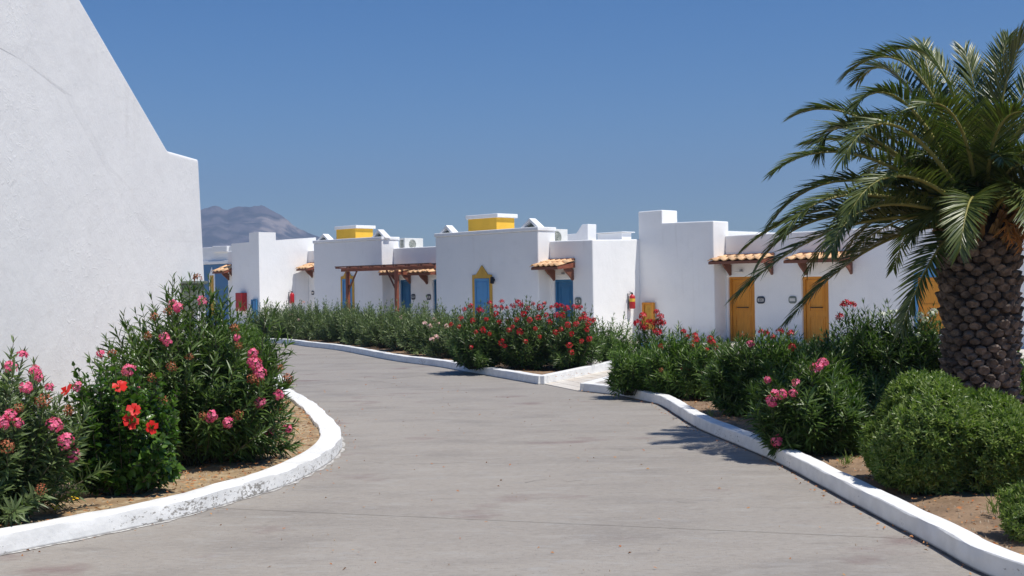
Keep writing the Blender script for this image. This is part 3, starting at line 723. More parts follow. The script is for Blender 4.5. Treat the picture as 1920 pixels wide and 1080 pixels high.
canopy(h2, q2, q2.at(793, 500)[0], q2.at(793, 500)[0]+1.3, q2.at(800, 506)[1], q2.at(800, 521)[1]+.2, out=.8, cols=5)
w0, wt = p2.at(640, 518.5); w1, _ = p2.at(664, 518.5)
pointed_window(h2, p2, w0, w1, wt, p2.at(652, 503)[1], .4, OCHRE, BLUEL, band=.1)
gable_vent(h2, p2, p2.at(589, 440)[0], p2.at(614, 440)[0], p2.at(601, 450)[1]-.04, p2.at(600, 438.5)[1], -.1)
gable_vent(h2, p2, p2.at(691, 440)[0], p2.at(722, 440)[0]-.1, p2.at(708, 444)[1]-.04, p2.at(707, 430)[1], -.1)
yellow_tower(h2, 628, 668, 704, 422, 49.9, z2E0-.02)

# ---- house B1
C1 = W(486, 500, 57.5); p1 = Plane((C1.x, C1.y)); h1 = new_house('house', p1.w(0, 0), 'white house with red cabinet and small blue door on its front wall', GH)
a1L = p1.at(434, 460)[0]; a1t = p1.at(467, 440)[0]
_, dt1 = on_line(C1, D2, 517, 440); _, ds1 = on_line(C1, D2, 592, 460); _, dc1 = on_line(C1, D2, 577.5, 500)
z1a, z1b = p1.at(434, 457)[1], p1.at(467, 454)[1]; zs1 = z1b-.02
def union(house, ma, mb_, m, bevel=.03):
    oa, ob = obj('wall', ma, m, None), obj('wall_b', mb_, m, None)
    bo = oa.modifiers.new('u', 'BOOLEAN'); bo.operation = 'UNION'; bo.object = ob; bo.solver = 'EXACT'
    bpy.context.view_layer.update(); me = bpy.data.meshes.new_from_object(oa.evaluated_get(bpy.context.evaluated_depsgraph_get()))
    for o in (oa, ob): bpy.data.objects.remove(o)
    o = bpy.data.objects.new('wall', me); COL.objects.link(o); o.parent = house; me.transform(Matrix.Translation(-base_of(house)))
    md = o.modifiers.new('bevel', 'BEVEL'); md.width = bevel; md.segments = 2; md.limit_method = 'ANGLE'; md.angle_limit = math.radians(35); return o
union(h1, hull(MB(), p1, a1L, 0, dc1+.5, -.02, [(a1L, z1a), (a1t, z1b), (0, z1b)], zback=z1b+.25),
      p1.plate(MB(), [(a1t, .5), (0, .5), (0, p1.at(486, 435)[1]), (a1t, p1.at(467, 437)[1])], 0, -dt1), WHITE)
P1e = C1+D2*dc1; q1 = Plane((P1e.x, P1e.y)); z1e = q1.at(580, 470)[1]
obj('wall', hull(MB(), q1, .0, 5.0, 3.5, -.02, [(0, z1e), (5, z1e)]), WHITE, h1, bevel=.03)
canopy(h1, q1, .12, 1.05, q1.at(587, 495)[1]-.02, q1.at(575, 511)[1]+.18, out=.8, cols=4)
a1x = p1.at(427.5, 500)[0]; pz = Plane(p1.w(0, 0, -.35)[:2])
obj('wall', hull(MB(), pz, pz.at(426.5, 480)[0], a1L+.2, 3, -.02, [(-9, pz.at(430, 471)[1]), (0, pz.at(430, 471)[1])]), WHITE, h1, bevel=.03)
canopy(h1, pz, pz.at(424, 500)[0], a1L-.02, pz.at(432, 500)[1]+.02, pz.at(425, 513)[1]+.1, out=.8, cols=3)
s0, st = p1.at(474.5, 561.5); s1, _ = p1.at(484, 561)
door(h1, p1, s0, s1, .05, st, -.03, BLUEL, BLUE, handle=False, panels=1, name='cupboard_door')

# ---- house B0 (blue walled)
C0 = W(428, 500, 64.0); p0 = Plane((C0.x, C0.y)); h0 = new_house('house', p0.w(0, 0), 'distant blue walled house with pointed orange window left of the others', GH)
zb0 = p0.at(410, 495)[1]; zt0 = p0.at(400, 463)[1]
obj('wall', hull(MB(), p0, -5, 1.5, 4, -.02, [(-5, zb0), (1.5, zb0)]), BLUEWALL, h0, bevel=.02)
obj('cornice', p0.rect(MB(), -5.02, 1.52, zb0+.002, zb0+.16, .08, -4.05), WHITE, h0, bevel=.02)
obj('upper_wall', p0.rect(MB(), -5, 1.5, zb0+.162, zt0, -.1, -3.9), WHITE, h0, bevel=.02)
k0 = Plane(p0.w(0, 0, .05)[:2]); 
obj('parapet_block', k0.plate(MB(), [k0.at(398, 473), k0.at(425, 472), k0.at(425, 461), k0.at(398, 461.5)], 0, -.8), WHITE, h0, bevel=.02)
w0, wt = p0.at(392.5, 513); w1, _ = p0.at(403.5, 513)
pointed_window(h0, p0, w0, w1, wt, p0.at(398, 501)[1], .5, WHITE, OCHRE, band=.1)

# ---- big white building on the left: its flank runs along the bed
def flank(Z): return Vector((-5.7+.07*Z, Z, 0))
def fl(px, py):
    u, v = ray(px, py); Z = 5.7/(.07-u); return (Z, EYE+v*Z)
pts = [fl(372.5, 299), fl(316, 283), fl(312, 278), fl(151, 0)]
k = (pts[3][1]-pts[2][1])/(pts[3][0]-pts[2][0]); zpk = 8.2; Zp = pts[3][0]+(zpk-pts[3][1])/k
prof = [(fl(388, 540)[0]+.12, -.02), pts[0], pts[1], pts[2], (Zp, zpk), (3.0, zpk), (3.0, -.02)]
hb = empty('white_building', flank(15), 'big whitewashed building with sloping parapet filling the left edge', 'building')
dw = Vector((-1, .07, 0)).normalized()
mb = MB(); f0_ = [flank(Z)+UP*z for Z, z in prof]; mb.hexa([p for p in f0_], [p+dw*5 for p in f0_])
obj('wall', mb, WHITEB, hb, bevel=.035, seg=3)
# thick rendered strip below the slope, a finger's breadth proud
st_ = [fl(379, 454), fl(372.5, 299), fl(316, 283), fl(312, 278), fl(151, 0), (Zp, zpk), (Zp-3, zpk), fl(-60, 60), fl(40, 112), fl(120, 175), fl(195, 310), fl(240, 385), fl(292, 452)]
mb = MB(); c0 = Vector((sum(p[0] for p in st_)/len(st_), sum(p[1] for p in st_)/len(st_)))
ins = [(Z-.05 if i in (0, 1) else Z, z-.05 if i in (1, 2, 3, 4, 5) else z) for i, (Z, z) in enumerate(st_)]
low = {7, 8, 9, 10, 11, 12, 0}
top_ = [(Z+(.22 if i in (7, 8, 9, 10, 11) else 0), z+(.16 if i in (12, 0, 11, 8) else 0)) for i, (Z, z) in enumerate(ins)]
a_ = [flank(Z)+UP*z-dw*.0006 for Z, z in ins]; t_ = [flank(Z)+UP*z-dw*.0045 for Z, z in top_]
mb.hexa(a_, t_)
obj('rendered_band', mb, WHITEB, hb)

# ------------------------------------------------------------------ fixtures on the walls
def number_plate(pl, px, py, wd, hg, text, label, m=PLATE, o=.004):
    a, z = pl.at(px, py); pts = []
    r = wd*.3
    for cx, cz, t0 in ((a+wd/2-r, z+hg/2-r, 0), (a-wd/2+r, z+hg/2-r, 90), (a-wd/2+r, z-hg/2+r, 180), (a+wd/2-r, z-hg/2+r, 270)):
        for k in range(5):
            t = math.radians(t0+k*22.5); pts.append((cx+r*math.cos(t), cz+r*math.sin(t)))
    root = empty('number_plate', pl.w(a, z, o), label, 'number plate', 'number plates beside the doors')
    obj('back_plate', pl.plate(MB(), pts, o, o+.02), m, root)
    k = .72
    obj('face_plate', pl.rect(MB(), a-wd*.36, a+wd*.36, z-hg*.2, z+hg*.2, o+.021, o+.026), PLATEW, root)
    if text:
        cu = bpy.data.curves.new('number', 'FONT'); cu.body = text; cu.size = hg*.42; cu.align_x = 'CENTER'; cu.align_y = 'CENTER'; cu.extrude = .0015; cu.offset = .004
        tmp = bpy.data.objects.new('tmp', cu); COL.objects.link(tmp); bpy.context.view_layer.update(); me = bpy.data.meshes.new_from_object(tmp.evaluated_get(bpy.context.evaluated_depsgraph_get())); bpy.data.objects.remove(tmp); me.materials.clear(); me.materials.append(PLATE)
        to = bpy.data.objects.new('number', me); COL.objects.link(to); to.parent = root; pass
        R3 = Matrix((pl.d, UP, pl.out)).transposed().to_4x4(); to.matrix_local = Matrix.Translation(pl.w(a, z, o+.0285)-root.location) @ R3
    return root
number_plate(q4, 1427, 562.5, .27, .21, '414', 'dark number plate reading 414 right of the first orange door')
number_plate(q4, 1486.5, 562, .25, .21, '', 'grey green number plate left of the second orange door', m=PLATEG)
number_plate(pe, 1084.5, 565, .25, .24, '45', 'grey number plate beside the blue door, just above the red oleanders', m=PLATEG)
number_plate(q2, 775.5, 556.5, .22, .22, '40', 'number plate right of the blue door behind the pergola post')
number_plate(q2, 804.5, 557, .22, .22, '41', 'number plate beside the half hidden door at the pergola end')
number_plate(q1, 587, 549, .2, .2, '', 'small number plate beside the distant canopy end')

def extinguisher(pl, px, pyt, pyb, label, sc=1.0, tank=True):
    a, z1 = pl.at(px, pyt); _, z0 = pl.at(px, pyb); H = z1-z0; r = H*.17
    root = empty('fire_extinguisher', pl.w(a, z0, 0), label, 'fire extinguisher', 'red fire extinguishers on sunlit walls')
    c = lambda z, o=0., s=0.: pl.w(a+s, z0+z*H, r+.03+o)
    mb = MB(); hs = [0, .02, .06, .70, .77, .82, .85]; rs = [.6, .9, 1, 1, .8, .45, .25]
    mb.tube([c(h) for h in hs], [r*k for k in rs], 18); obj('cylinder', mb, RED, root, smooth=True)
    obj('label', MB().tube([c(.42), c(.60)], r*1.012, 18, caps=False), YEL, root, smooth=True) if tank else None
    obj('valve', MB().tube([c(.84), c(.93)], r*.3, 10), BLACK, root)
    obj('handle', MB().tube([c(.93, 0, r*.2), c(.97, 0, -r*.9), c(.99, 0, -r*1.3)], .012, 6).tube([c(.88, 0, r*.2), c(.885, 0, -r*1.2)], .011, 6), BLACK, root)
    obj('hose', MB().tube([c(.9, 0, -r*.2), c(.88, 0, -r*1.3), c(.7, 0, -r*1.9), c(.3, 0, -r*2.1), c(-.1, 0, -r*1.9)], .012, 6), BLACK, root, smooth=True)
    obj('bracket', pl.rect(MB(), a-r*1.15, a-r*.95, z0, z0+H*.9, .002, .05), STEEL, root)
    return root
pS3 = Plane((P3e+D1*aE)[:2], D2); pS1 = Plane(C1[:2], D2)
extinguisher(pS3, 1179.5, 547, 579, 'red fire extinguisher with yellow label on white wall near the orange cupboard')
extinguisher(pS1, 544.5, 545, 569, 'small distant fire extinguisher with hose above the far hedge', tank=False)
# red cabinet
r0, rt = p1.at(451, 549); r1, rb = p1.at(465, 583)
rc = empty('hydrant_cabinet', p1.w(r0, rb), 'dark red metal cabinet hung on the far white wall', 'cabinet')
wdc = abs(r1-r0)*.9
obj('body', p1.rect(MB(), r0, r0+wdc, rb, rt, .003, .28), REDD, rc, bevel=.01)
obj('cabinet_door', p1.rect(MB(), r0+.02, r0+wdc-.02, rb+.02, rt-.02, .281, .297), REDD, rc, bevel=.005)
obj('handle', p1.rect(MB(), r0+.06, r0+.09, (rb+rt)/2-.06, (rb+rt)/2+.06, .297, .32), STEEL, rc)
# wall lamp on B3
al, zl_ = pm.at(926.5, 525)
wl = empty('wall_lamp', pm.w(al, zl_), 'small black wall lamp right of the pointed yellow window', 'wall lamp')
obj('bracket', pm.rect(MB(), al-.03, al+.03, zl_-.04, zl_+.04, .002, .03), BLACK, wl)
obj('lamp_shade', MB().tube([pm.w(al-.02, zl_+.09, .07), pm.w(al+.02, zl_-.1, .11)], [.055, .065], 12), BLACK, wl)
# soffit lamps below the canopies
def soffit(pl, a, z, lab):
    t = empty('canopy_lamp', pl.w(a, z, 0), lab, 'wall lamp', 'slim lamps under the canopies')
    obj('arm', pl.rect(MB(), a-.02, a+.02, z-.02, z+.05, .002, .12), STEEL, t); obj('lamp_tube', MB().tube([pl.w(a-.2, z-.03, .12), pl.w(a+.1, z-.03, .12)], .018, 8), ACW, t)
soffit(pe, pe.at(1058, 513)[0], pe.at(1058, 513)[1], 'slim wall lamp under the canopy over the blue door by the red flowers')
soffit(q4, q4.at(1392, 508)[0], q4.at(1392, 508)[1], 'slim wall lamp under the first tiled canopy over an orange door')
# air conditioners
def aircon(pl, a, zb, wd, hg, dp, lab):
    t = empty('air_conditioner', pl.w(a+wd/2, zb, 0), lab, 'air conditioner', 'air conditioners on the roofs')
    obj('casing', pl.rect(MB(), a, a+wd, zb+.03, zb+hg, 0, -dp), ACW, t, bevel=.015)
    c = (a+wd*.42, zb+hg*.5); R = hg*.38; mb = MB()
    ring = [(c[0]+R*math.cos(k*math.pi/12), c[1]+R*math.sin(k*math.pi/12)) for k in range(24)]
    obj('fan_opening', pl.plate(MB(), ring, .002, .008), GREYG, t)
    for q in range(1, 5): mb.tube([pl.w(c[0]+R*q/4.5*math.cos(k*math.pi/10), c[1]+R*q/4.5*math.sin(k*math.pi/10), .016) for k in range(21)], .006, 4)
    obj('fan_grille', mb, ACW, t)
    mb = MB()
    for q in range(6): z = zb+.1+q*(hg-.16)/6; mb.hexa([pl.w(a-.004, z, -dp*.2), pl.w(a-.004, z, -dp*.8), pl.w(a-.004, z+.04, -dp*.8), pl.w(a-.004, z+.04, -dp*.2)], [pl.w(a, z, -dp*.2), pl.w(a, z, -dp*.8), pl.w(a, z+.04, -dp*.8), pl.w(a, z+.04, -dp*.2)])
    obj('side_vents', mb, GREYG, t)
    for s in (a+.1, a+wd-.14): obj('foot', pl.rect(MB(), s, s+.05, zb-.02, zb+.03, .02, -dp-.02), STEEL, t)
B = P2e+D2*1.1; pac = Plane(W(759, 455, 48.5)[:2], D2); aircon(pac, 0, pac.at(775, 463.5)[1]-.12, .96, .48, .34, 'white air conditioner standing on the roof behind the pergola')
pac = Plane(W(1030, 455, 40.2)[:2], D2); aircon(pac, 0, pac.at(1050, 450)[1]-.2, .9, .56, .34, 'white air conditioner half hidden on the roof behind the vent')
# box on the flank of the big building
u0 = fl(341, 527); u1 = fl(366, 549)
ub = empty('meter_box', flank(u0[0])+UP*1.3, 'grey green meter box on the white building, just above the tall oleander', 'meter box')
Pf = Plane(flank(u0[0])[:2], Vector((.07, 1, 0))); wdb = (u1[0]-u0[0])
obj('body', Pf.rect(MB(), 0, wdb, 1.45, u0[1]-.04, .004, .14), GREYG, ub, bevel=.01); obj('lid', Pf.rect(MB(), -.03, wdb+.03, u0[1]-.038, u0[1], .004, .18), GREYG, ub, bevel=.006)
# blue box at the foot of the wall
bx0 = W(1196, 650, 32.5)
bb = empty('storage_box', (2.9, 27.6, 0), 'low blue box behind the red flowering shrub, at the foot of the white wall', 'box')
pb = Plane(G(1194, 668, .02)[:2]); hb_ = pb.at(1200, 644)[1]; wb = pb.at(1216, 650)[0]
bb.location = pb.w(0, .02)
obj('body', pb.rect(MB(), 0, wb, .022, hb_-.06, 0, -.5), BLUE, bb, bevel=.015); obj('lid', pb.rect(MB(), -.03, wb+.03, hb_-.058, hb_, .03, -.53), BLUE, bb, bevel=.015)

# ------------------------------------------------------------------ pergola
Pg = W(652, 520, 46.0); pg = Plane((Pg.x, Pg.y)); aG = pg.at(818, 500)[0]-.03; zg = pg.at(652, 506)[1]
per = empty('pergola', pg.w(0, 0), 'dark red brown wooden pergola spanning the gap between two houses', 'pergola')
zq = zg-.02
a2 = pg.at(743.5, 520)[0]
for a in (0, a2):
    obj('post', pg.rect(MB(), a-.062, a+.062, 0, zq-.05, -.062, .062), WOODL, per, bevel=.012)
for a in (0, a2): 
    obj('post', pg.rect(MB(), a-.07, a+.07, 0, zq-.07, -2.0-.07, -2.0+.07), WOODL, per, bevel=.012) if a == 0 else None
for o in (0, -2.0): obj('beam', pg.rect(MB(), -.35, aG, zq-.045, zq+.06, o-.05, o+.05), WOODL, per, bevel=.01)
nj = 8
for i in range(nj):
    a = -.25+i*(aG-.0)/(nj-.6)
    obj('rafter', pg.rect(MB(), a-.05, a+.05, zq+.064, zq+.12, -2.35, .35), WOOD, per, bevel=.008)
for i in range(5):
    o = .25-i*.6; obj('slat', pg.rect(MB(), -.4, aG, zq+.124, zq+.155, o-.05, o+.05), WOOD, per)
for a, s in ((0, 1), (a2, -1)):
    mb = MB().tube([pg.w(a+s*.05, zq-.75, 0), pg.w(a+s*.55, zq-.05, 0)], .045, 4); obj('brace', mb, WOOD, per)

# ------------------------------------------------------------------ plants
def nrmz(a): return a/np.maximum(np.linalg.norm(a, axis=-1, keepdims=True), 1e-9)
def leaf_geo(base, axis, nor, L, Wd, fine=False, droop=.15, fold=.25, wide=.42):
    """arrays of leaves -> vertices, [tris, quads]"""
    n = len(base); side = np.cross(axis, nor); L = L[:, None]; Wd = Wd[:, None]
    def P(t, s, u): return base+axis*L*t+side*Wd*s+nor*(u*Wd-droop*L*t*t)
    if not fine:
        V = np.stack([P(0, 0, 0), P(wide, -.5, fold), P(wide, 0, 0), P(wide, .5, fold), P(1, 0, 0)], 1)
        o = np.arange(n)[:, None]*5
        T = np.concatenate([o+[0, 2, 1], o+[0, 3, 2], o+[1, 2, 4], o+[2, 3, 4]]); return V.reshape(-1, 3), [T]
    a, b = wide-.17, wide+.2
    V = np.stack([P(0, 0, 0), P(a, -.45, fold), P(a, 0, 0), P(a, .45, fold), P(b, -.42, fold), P(b, 0, 0), P(b, .42, fold), P(1, 0, 0)], 1)
    o = np.arange(n)[:, None]*8
    T = np.concatenate([o+[0, 2, 1], o+[0, 3, 2], o+[4, 5, 7], o+[5, 6, 7]]); Q = np.concatenate([o+[1, 2, 5, 4], o+[2, 3, 6, 5]])
    return V.reshape(-1, 3), [T, Q]
def bez(p0, p1, p2, t):
    t = t[..., None]; return p0*(1-t)**2+2*p1*t*(1-t)+p2*t*t
def dbez(p0, p1, p2, t):
    t = t[..., None]; return 2*(1-t)*(p1-p0)+2*t*(p2-p1)
def stems_geo(p0, p1, p2, r0, r1, seg=6):
    n = len(p0); ts = np.linspace(0, 1, seg+1); V = []; 
    for t in ts:
        tt = np.full(n, t); c = bez(p0, p1, p2, tt); d = nrmz(dbez(p0, p1, p2, tt))
        a = nrmz(np.cross(d, np.array([.31, .17, .9]))); b = np.cross(d, a); r = (r0+(r1-r0)*t)
        V.append(np.stack([c+(a*math.cos(k*2.0944)+b*math.sin(k*2.0944))*r for k in range(3)], 1))
    V = np.stack(V, 1)        # n, seg+1, 3, 3
    o = np.arange(n)[:, None]*(seg+1)*3; Q = []
    for i in range(seg):
        for k in range(3): Q.append(o+[i*3+k, i*3+(k+1) % 3, (i+1)*3+(k+1) % 3, (i+1)*3+k])
    return V.reshape(-1, 3), [np.concatenate(Q)]

def shoots(r, tips, base_r, h, nwh, cover, ll, lw, per=3, up_bias=.45, ang=(.55, 1.0), fine=False, wide=.42, jit=.2, base_off=0, droop=.15, r0=.009, fold=.25):
    """tips (n,3) in plant space; returns foliage and stem geometry"""
    n = len(tips); ph = r.uniform(0, 2*np.pi, n); br = base_r*np.sqrt(r.uniform(0, 1, n))
    p0 = np.stack([br*np.cos(ph)+tips[:, 0]*.18, br*np.sin(ph)+tips[:, 1]*.18, np.full(n, base_off*1.)], 1)
    mid = p0*.42+tips*.58; mid[:, 2] = p0[:, 2]+(tips[:, 2]-p0[:, 2])*up_bias; mid[:, :2] += r.normal(0, .05, (n, 2))*h
    ln = np.linalg.norm(tips-p0, axis=1)
    B, A_, N_, LL, WW = [], [], [], [], []
    for k in range(nwh):
        t = 1-cover*(k/nwh)**1.0*np.ones(n); t = np.clip(t+r.normal(0, .008, n), .04, 1)
        c = bez(p0, mid, tips, t); d = nrmz(dbez(p0, mid, tips, t)+1e-6)
        a = nrmz(np.cross(d, np.array([.11, .33, .93]))); b = np.cross(d, a)
        if k == 0: an0 = .25
        an = ang[0]+(ang[1]-ang[0])*min(1, k/5.)
        keep = r.uniform(0, 1, n) > (.0 if k < 6 else .12)
        for j in range(per):
            th = 2*np.pi*j/per+(k % 2)*np.pi/per+ph+r.normal(0, .25, n)
            al = np.clip((.28 if k == 0 else an)+r.normal(0, jit, n), .1, 1.7)
            rad = a*np.cos(th)[:, None]+b*np.sin(th)[:, None]
            ax = nrmz(d*np.cos(al)[:, None]+rad*np.sin(al)[:, None])
            no = nrmz(d*np.sin(al)[:, None]-rad*np.cos(al)[:, None]+r.normal(0, .22, (n, 3)))
            no = nrmz(no-ax*np.sum(no*ax, 1, keepdims=True))
            s = (.62 if k < 2 else 1)*r.uniform(.75, 1.15, n)
            B.append(c[keep]); A_.append(ax[keep]); N_.append(no[keep]); LL.append((ll*s)[keep]); WW.append((lw*s)[keep])
    V, Fq = leaf_geo(np.concatenate(B), np.concatenate(A_), np.concatenate(N_), np.concatenate(LL), np.concatenate(WW), fine, droop, fold, wide)
    SV, SF = stems_geo(p0, mid, tips, r0, .0025)
    return V, Fq, SV, SF
def dome_tips(r, n, R, zc, lo=-.35, shell=(.55, 1.08), lump=.16):
    """points in an uneven dome of half-size R=(rx,ry,rz) about height zc"""
    u = r.uniform(lo, 1, n); ph = r.uniform(0, 2*np.pi, n); q = np.sqrt(1-u*u)
    d = np.stack([q*np.cos(ph), q*np.sin(ph), u], 1)
    f = r.uniform(shell[0]**2, shell[1]**2, n)**.5
    f *= 1+lump*(np.sin(3*ph+u*4+r.uniform(0, 6))+.6*np.sin(5*ph-u*6+r.uniform(0, 6)))
    P = d*f[:, None]*np.array(R); P[:, 2] += zc; P[:, 2] = np.maximum(P[:, 2], .1); return P

# flower meshes ------------------------------------------------------------
def petal_floret(r, c, ax, size, npet, cup, layers=1):
    a = nrmz(np.cross(ax, np.array([.2, .5, .84]))); b = np.cross(ax, a); V = []; T = []
    for l in range(layers):
        for k in range(npet):
            th = 2*np.pi*(k+.5*l)/npet+r.normal(0, .1); cu = cup*(1-.35*l)*r.uniform(.7, 1.3)
            d = a*math.cos(th)+b*math.sin(th); s = np.cross(ax, d); sz = size*(1-.22*l)*r.uniform(.85, 1.1)
            n0 = len(V); rz = [r.normal(0, .12) for _ in range(4)]
            V += [c, c+(d*.55+ax*(cu*.5+rz[0]*.3))*sz-s*sz*.26, c+(d*.55+ax*(cu*.5+rz[1]*.3))*sz+s*sz*.26,
                  c+(d*1.0+ax*(cu*.45+rz[2]))*sz-s*sz*.30, c+(d*1.0+ax*(cu*.45+rz[3]))*sz+s*sz*.34]
            T += [(n0, n0+2, n0+1), (n0+1, n0+2, n0+4), (n0+1, n0+4, n0+3)]
    return V, T
def cluster_mesh(name, seed, R, nf, fs, m, npet=5, layers=1, flat=.75, cup=.35):
    r = np.random.default_rng(seed); V = []; T = []
    for i in range(nf):
        u = (i+.5)/nf; z = 1-1.35*u; ph = i*2.39996+r.normal(0, .2); q = math.sqrt(max(0, 1-z*z)); d = np.array([q*math.cos(ph), q*math.sin(ph), z*flat+.1]); d /= np.linalg.norm(d)
        c = d*R*r.uniform(.7, 1.05); v, t = petal_floret(r, c, d, fs*r.uniform(.8, 1.1), npet, cup, layers); n0 = len(V)
        V += v; T += [tuple(q+n0 for q in f) for f in t]
    return fast_mesh(name, np.array(V), np.array(T), m)
CL = {
 'pink': [cluster_mesh('flower_cluster', 10+i, .055, 12, .030, PINK, 5, 2, cup=.5) for i in range(3)],
 'pinkfew': [cluster_mesh('flower_cluster', 20+i, .05, 5, .033, PINK, 5, 1) for i in range(2)],
 'red': [cluster_mesh('flower_cluster', 30+i, .06, 8, .036, REDP, 5, 1) for i in range(3)],
 'pale': [cluster_mesh('flower_cluster', 40+i, .05, 6, .033, PALEP, 5, 1) for i in range(2)],
 'white': [cluster_mesh('flower_cluster', 50+i, .06, 8, .028, WHITEP, 5, 1) for i in range(2)],
 'brown': [cluster_mesh('withered_cluster', 60+i, .045, 14, .022, BROWNP, 3, 1, cup=-.3) for i in range(3)],
}
def hib_mesh(seed):
    r = np.random.default_rng(seed); V, T = petal_floret(r, np.zeros(3), np.array([0, 0, 1.]), .062, 5, .28, 1); n0 = len(V)
    V = [np.array(v) for v in V]
    # widen petals
    for k in range(5):
        i = k*5; c1, c2 = V[i+1], V[i+2]; m_ = (c1+c2)/2; V[i+1] = m_+(c1-m_)*1.7; V[i+2] = m_+(c2-m_)*1.7
        c1, c2 = V[i+3], V[i+4]; m_ = (c1+c2)/2; V[i+3] = m_+(c1-m_)*1.15; V[i+4] = m_+(c2-m_)*1.15
    n0 = len(V)
    for t in range(4):
        for k in range(3): V.append(np.array([.004*math.cos(k*2.1), .004*math.sin(k*2.1)-.004*t, .02*t]))
    for t in range(3):
        for k in range(3):
            a_, b_ = n0+t*3+k, n0+t*3+(k+1) % 3; T += [(a_, b_, b_+3), (a_, b_+3, a_+3)]
    return fast_mesh('flower', np.array(V), np.array(T), HIBP)
HIB = [hib_mesh(i) for i in (1, 2)]

def front_point(px, py, C, R, r):
    """where the ray through a column/row meets the near side of the bush's dome"""
    u, v = ray(px, py); o = np.array([0, 0, EYE]); d = np.array([u, 1, v]); c = np.array(C); Rr = np.array(R)
    a = (d/Rr)@(d/Rr); b = 2*((o-c)/Rr)@(d/Rr); cc = ((o-c)/Rr)@((o-c)/Rr)-1; D = b*b-4*a*cc
    t = (-b-math.sqrt(D))/(2*a) if D > 0 else -b/(2*a)
    return o+d*t
def bush(name, label, cat, group, px0, px1, ytop, Z, seed, depth=None, nst=110, nwh=14, cover=.62, ll=.13, lw=.02, leafm=LEAF, flowers=(), zb=.09, fine=False,
         per=3, zlow=None, fs=1.0, jit=.2, wide=.42, lump=.12, tall=(), lo=-.7, shell=(.5, 1.05), ang=(.55, 1.0), base_r=.2):
    r = np.random.default_rng(seed); xc = (px0+px1)/2
    L_ = W(px0, ytop, Z); R_ = W(px1, ytop, Z); top = (L_.z+R_.z)/2; cx = (L_.x+R_.x)/2; rx = (R_.x-L_.x)/2; h = top-zb; ry = depth or rx
    rx *= 1.0; root = empty(name, (cx, Z, zb), label, cat, group)
    zc, rz = h*.46, h*.52; R = (rx, ry, rz)
    tips = dome_tips(r, int(nst*1.45), R, zc, lo=lo, lump=lump, shell=shell)
    F_ = []
    for f in flowers:
        kind, px, py = f[:3]; s = f[3] if len(f) > 3 else 1.
        p = front_point(px, py, (cx, Z, zb+zc), (rx*1.0, ry*1.0, rz*1.03), r)-np.array([cx, Z, zb]); F_.append((kind, p, s))
    ext_ = [p for k, p, s in F_]+[np.array(W(px, py, Z))-np.array([cx, Z, zb]) for px, py in tall]
    if ext_: tips = np.concatenate([tips, np.array(ext_)-np.array([0, 0, .02])])
    V, Fq, SV, SF = shoots(r, tips, rx*base_r, h, nwh, cover, ll, lw, per=per, fine=fine, jit=jit, wide=wide, ang=ang, r0=.004+.004*h)
    fo = link('foliage', fast_mesh('foliage', V, Fq, leafm), root, kind='stuff'); st = link('stems', fast_mesh('stems', SV, SF, STEM), root, kind='stuff')
    for k, (kind, p, s) in enumerate(F_):
        ms = HIB if kind == 'hib' else CL[kind]; me = ms[k % len(ms)]; sc = s*fs*r.uniform(.82, 1.1)*(.88 if kind == 'pink' else 1)
        out = p-np.array([0, 0, zc]); out = out/max(1e-6, np.linalg.norm(out)); out[1] -= .4; out[2] += .5 if kind != 'hib' else .1
        q = Vector(out).to_track_quat('Z', 'Y').to_euler(); q.rotate_axis('Z', r.uniform(0, 6))
        nm = 'withered_cluster' if kind == 'brown' else ('flower' if kind == 'hib' else 'flower_cluster')
        link(nm, me, root, tuple(p), q, sc)
    return root

def P_(kind, s): return [(kind,)+tuple(q) for q in s]
# ---- left bed
bush('oleander', 'pink double flowered oleander cut by the left edge, nearest the kerb', 'oleander', 'oleanders', -150, 140, 668, 8.9, 101, nst=110, nwh=16, cover=.72, ll=.135, lw=.024, fine=True, leafm=LEAFB, lump=.2,
     flowers=P_('pink', [(42, 666, .8), (19, 689, .9), (65, 698, .9), (72, 708, .8), (49, 728, .9), (92, 727, .6), (18, 779, 1), (7, 791, 1), (34, 793, .8), (102, 797, 1.1), (122, 826, 1.15), (135, 853, 1.2)])+P_('brown', [(81, 753, 1.2), (128, 770, 1.1), (14, 837, 1.2), (76, 918, 1), (36, 765, .8)]))
bush('hibiscus', 'glossy leaved hibiscus with scarlet flowers between two pink oleanders', 'hibiscus', None, 100, 345, 668, 9.9, 102, nst=215, nwh=15, cover=.76, ll=.078, lw=.050, fine=True, leafm=LEAFH, per=2, wide=.42, jit=.35, lump=.16, ang=(.7, 1.25), depth=.42,
     flowers=P_('hib', [(125, 733, 1), (225, 724, .95), (252, 768, .95), (245, 790, 1.0), (283, 800, .9)])+P_('pinkfew', [(146, 726, .9)]))
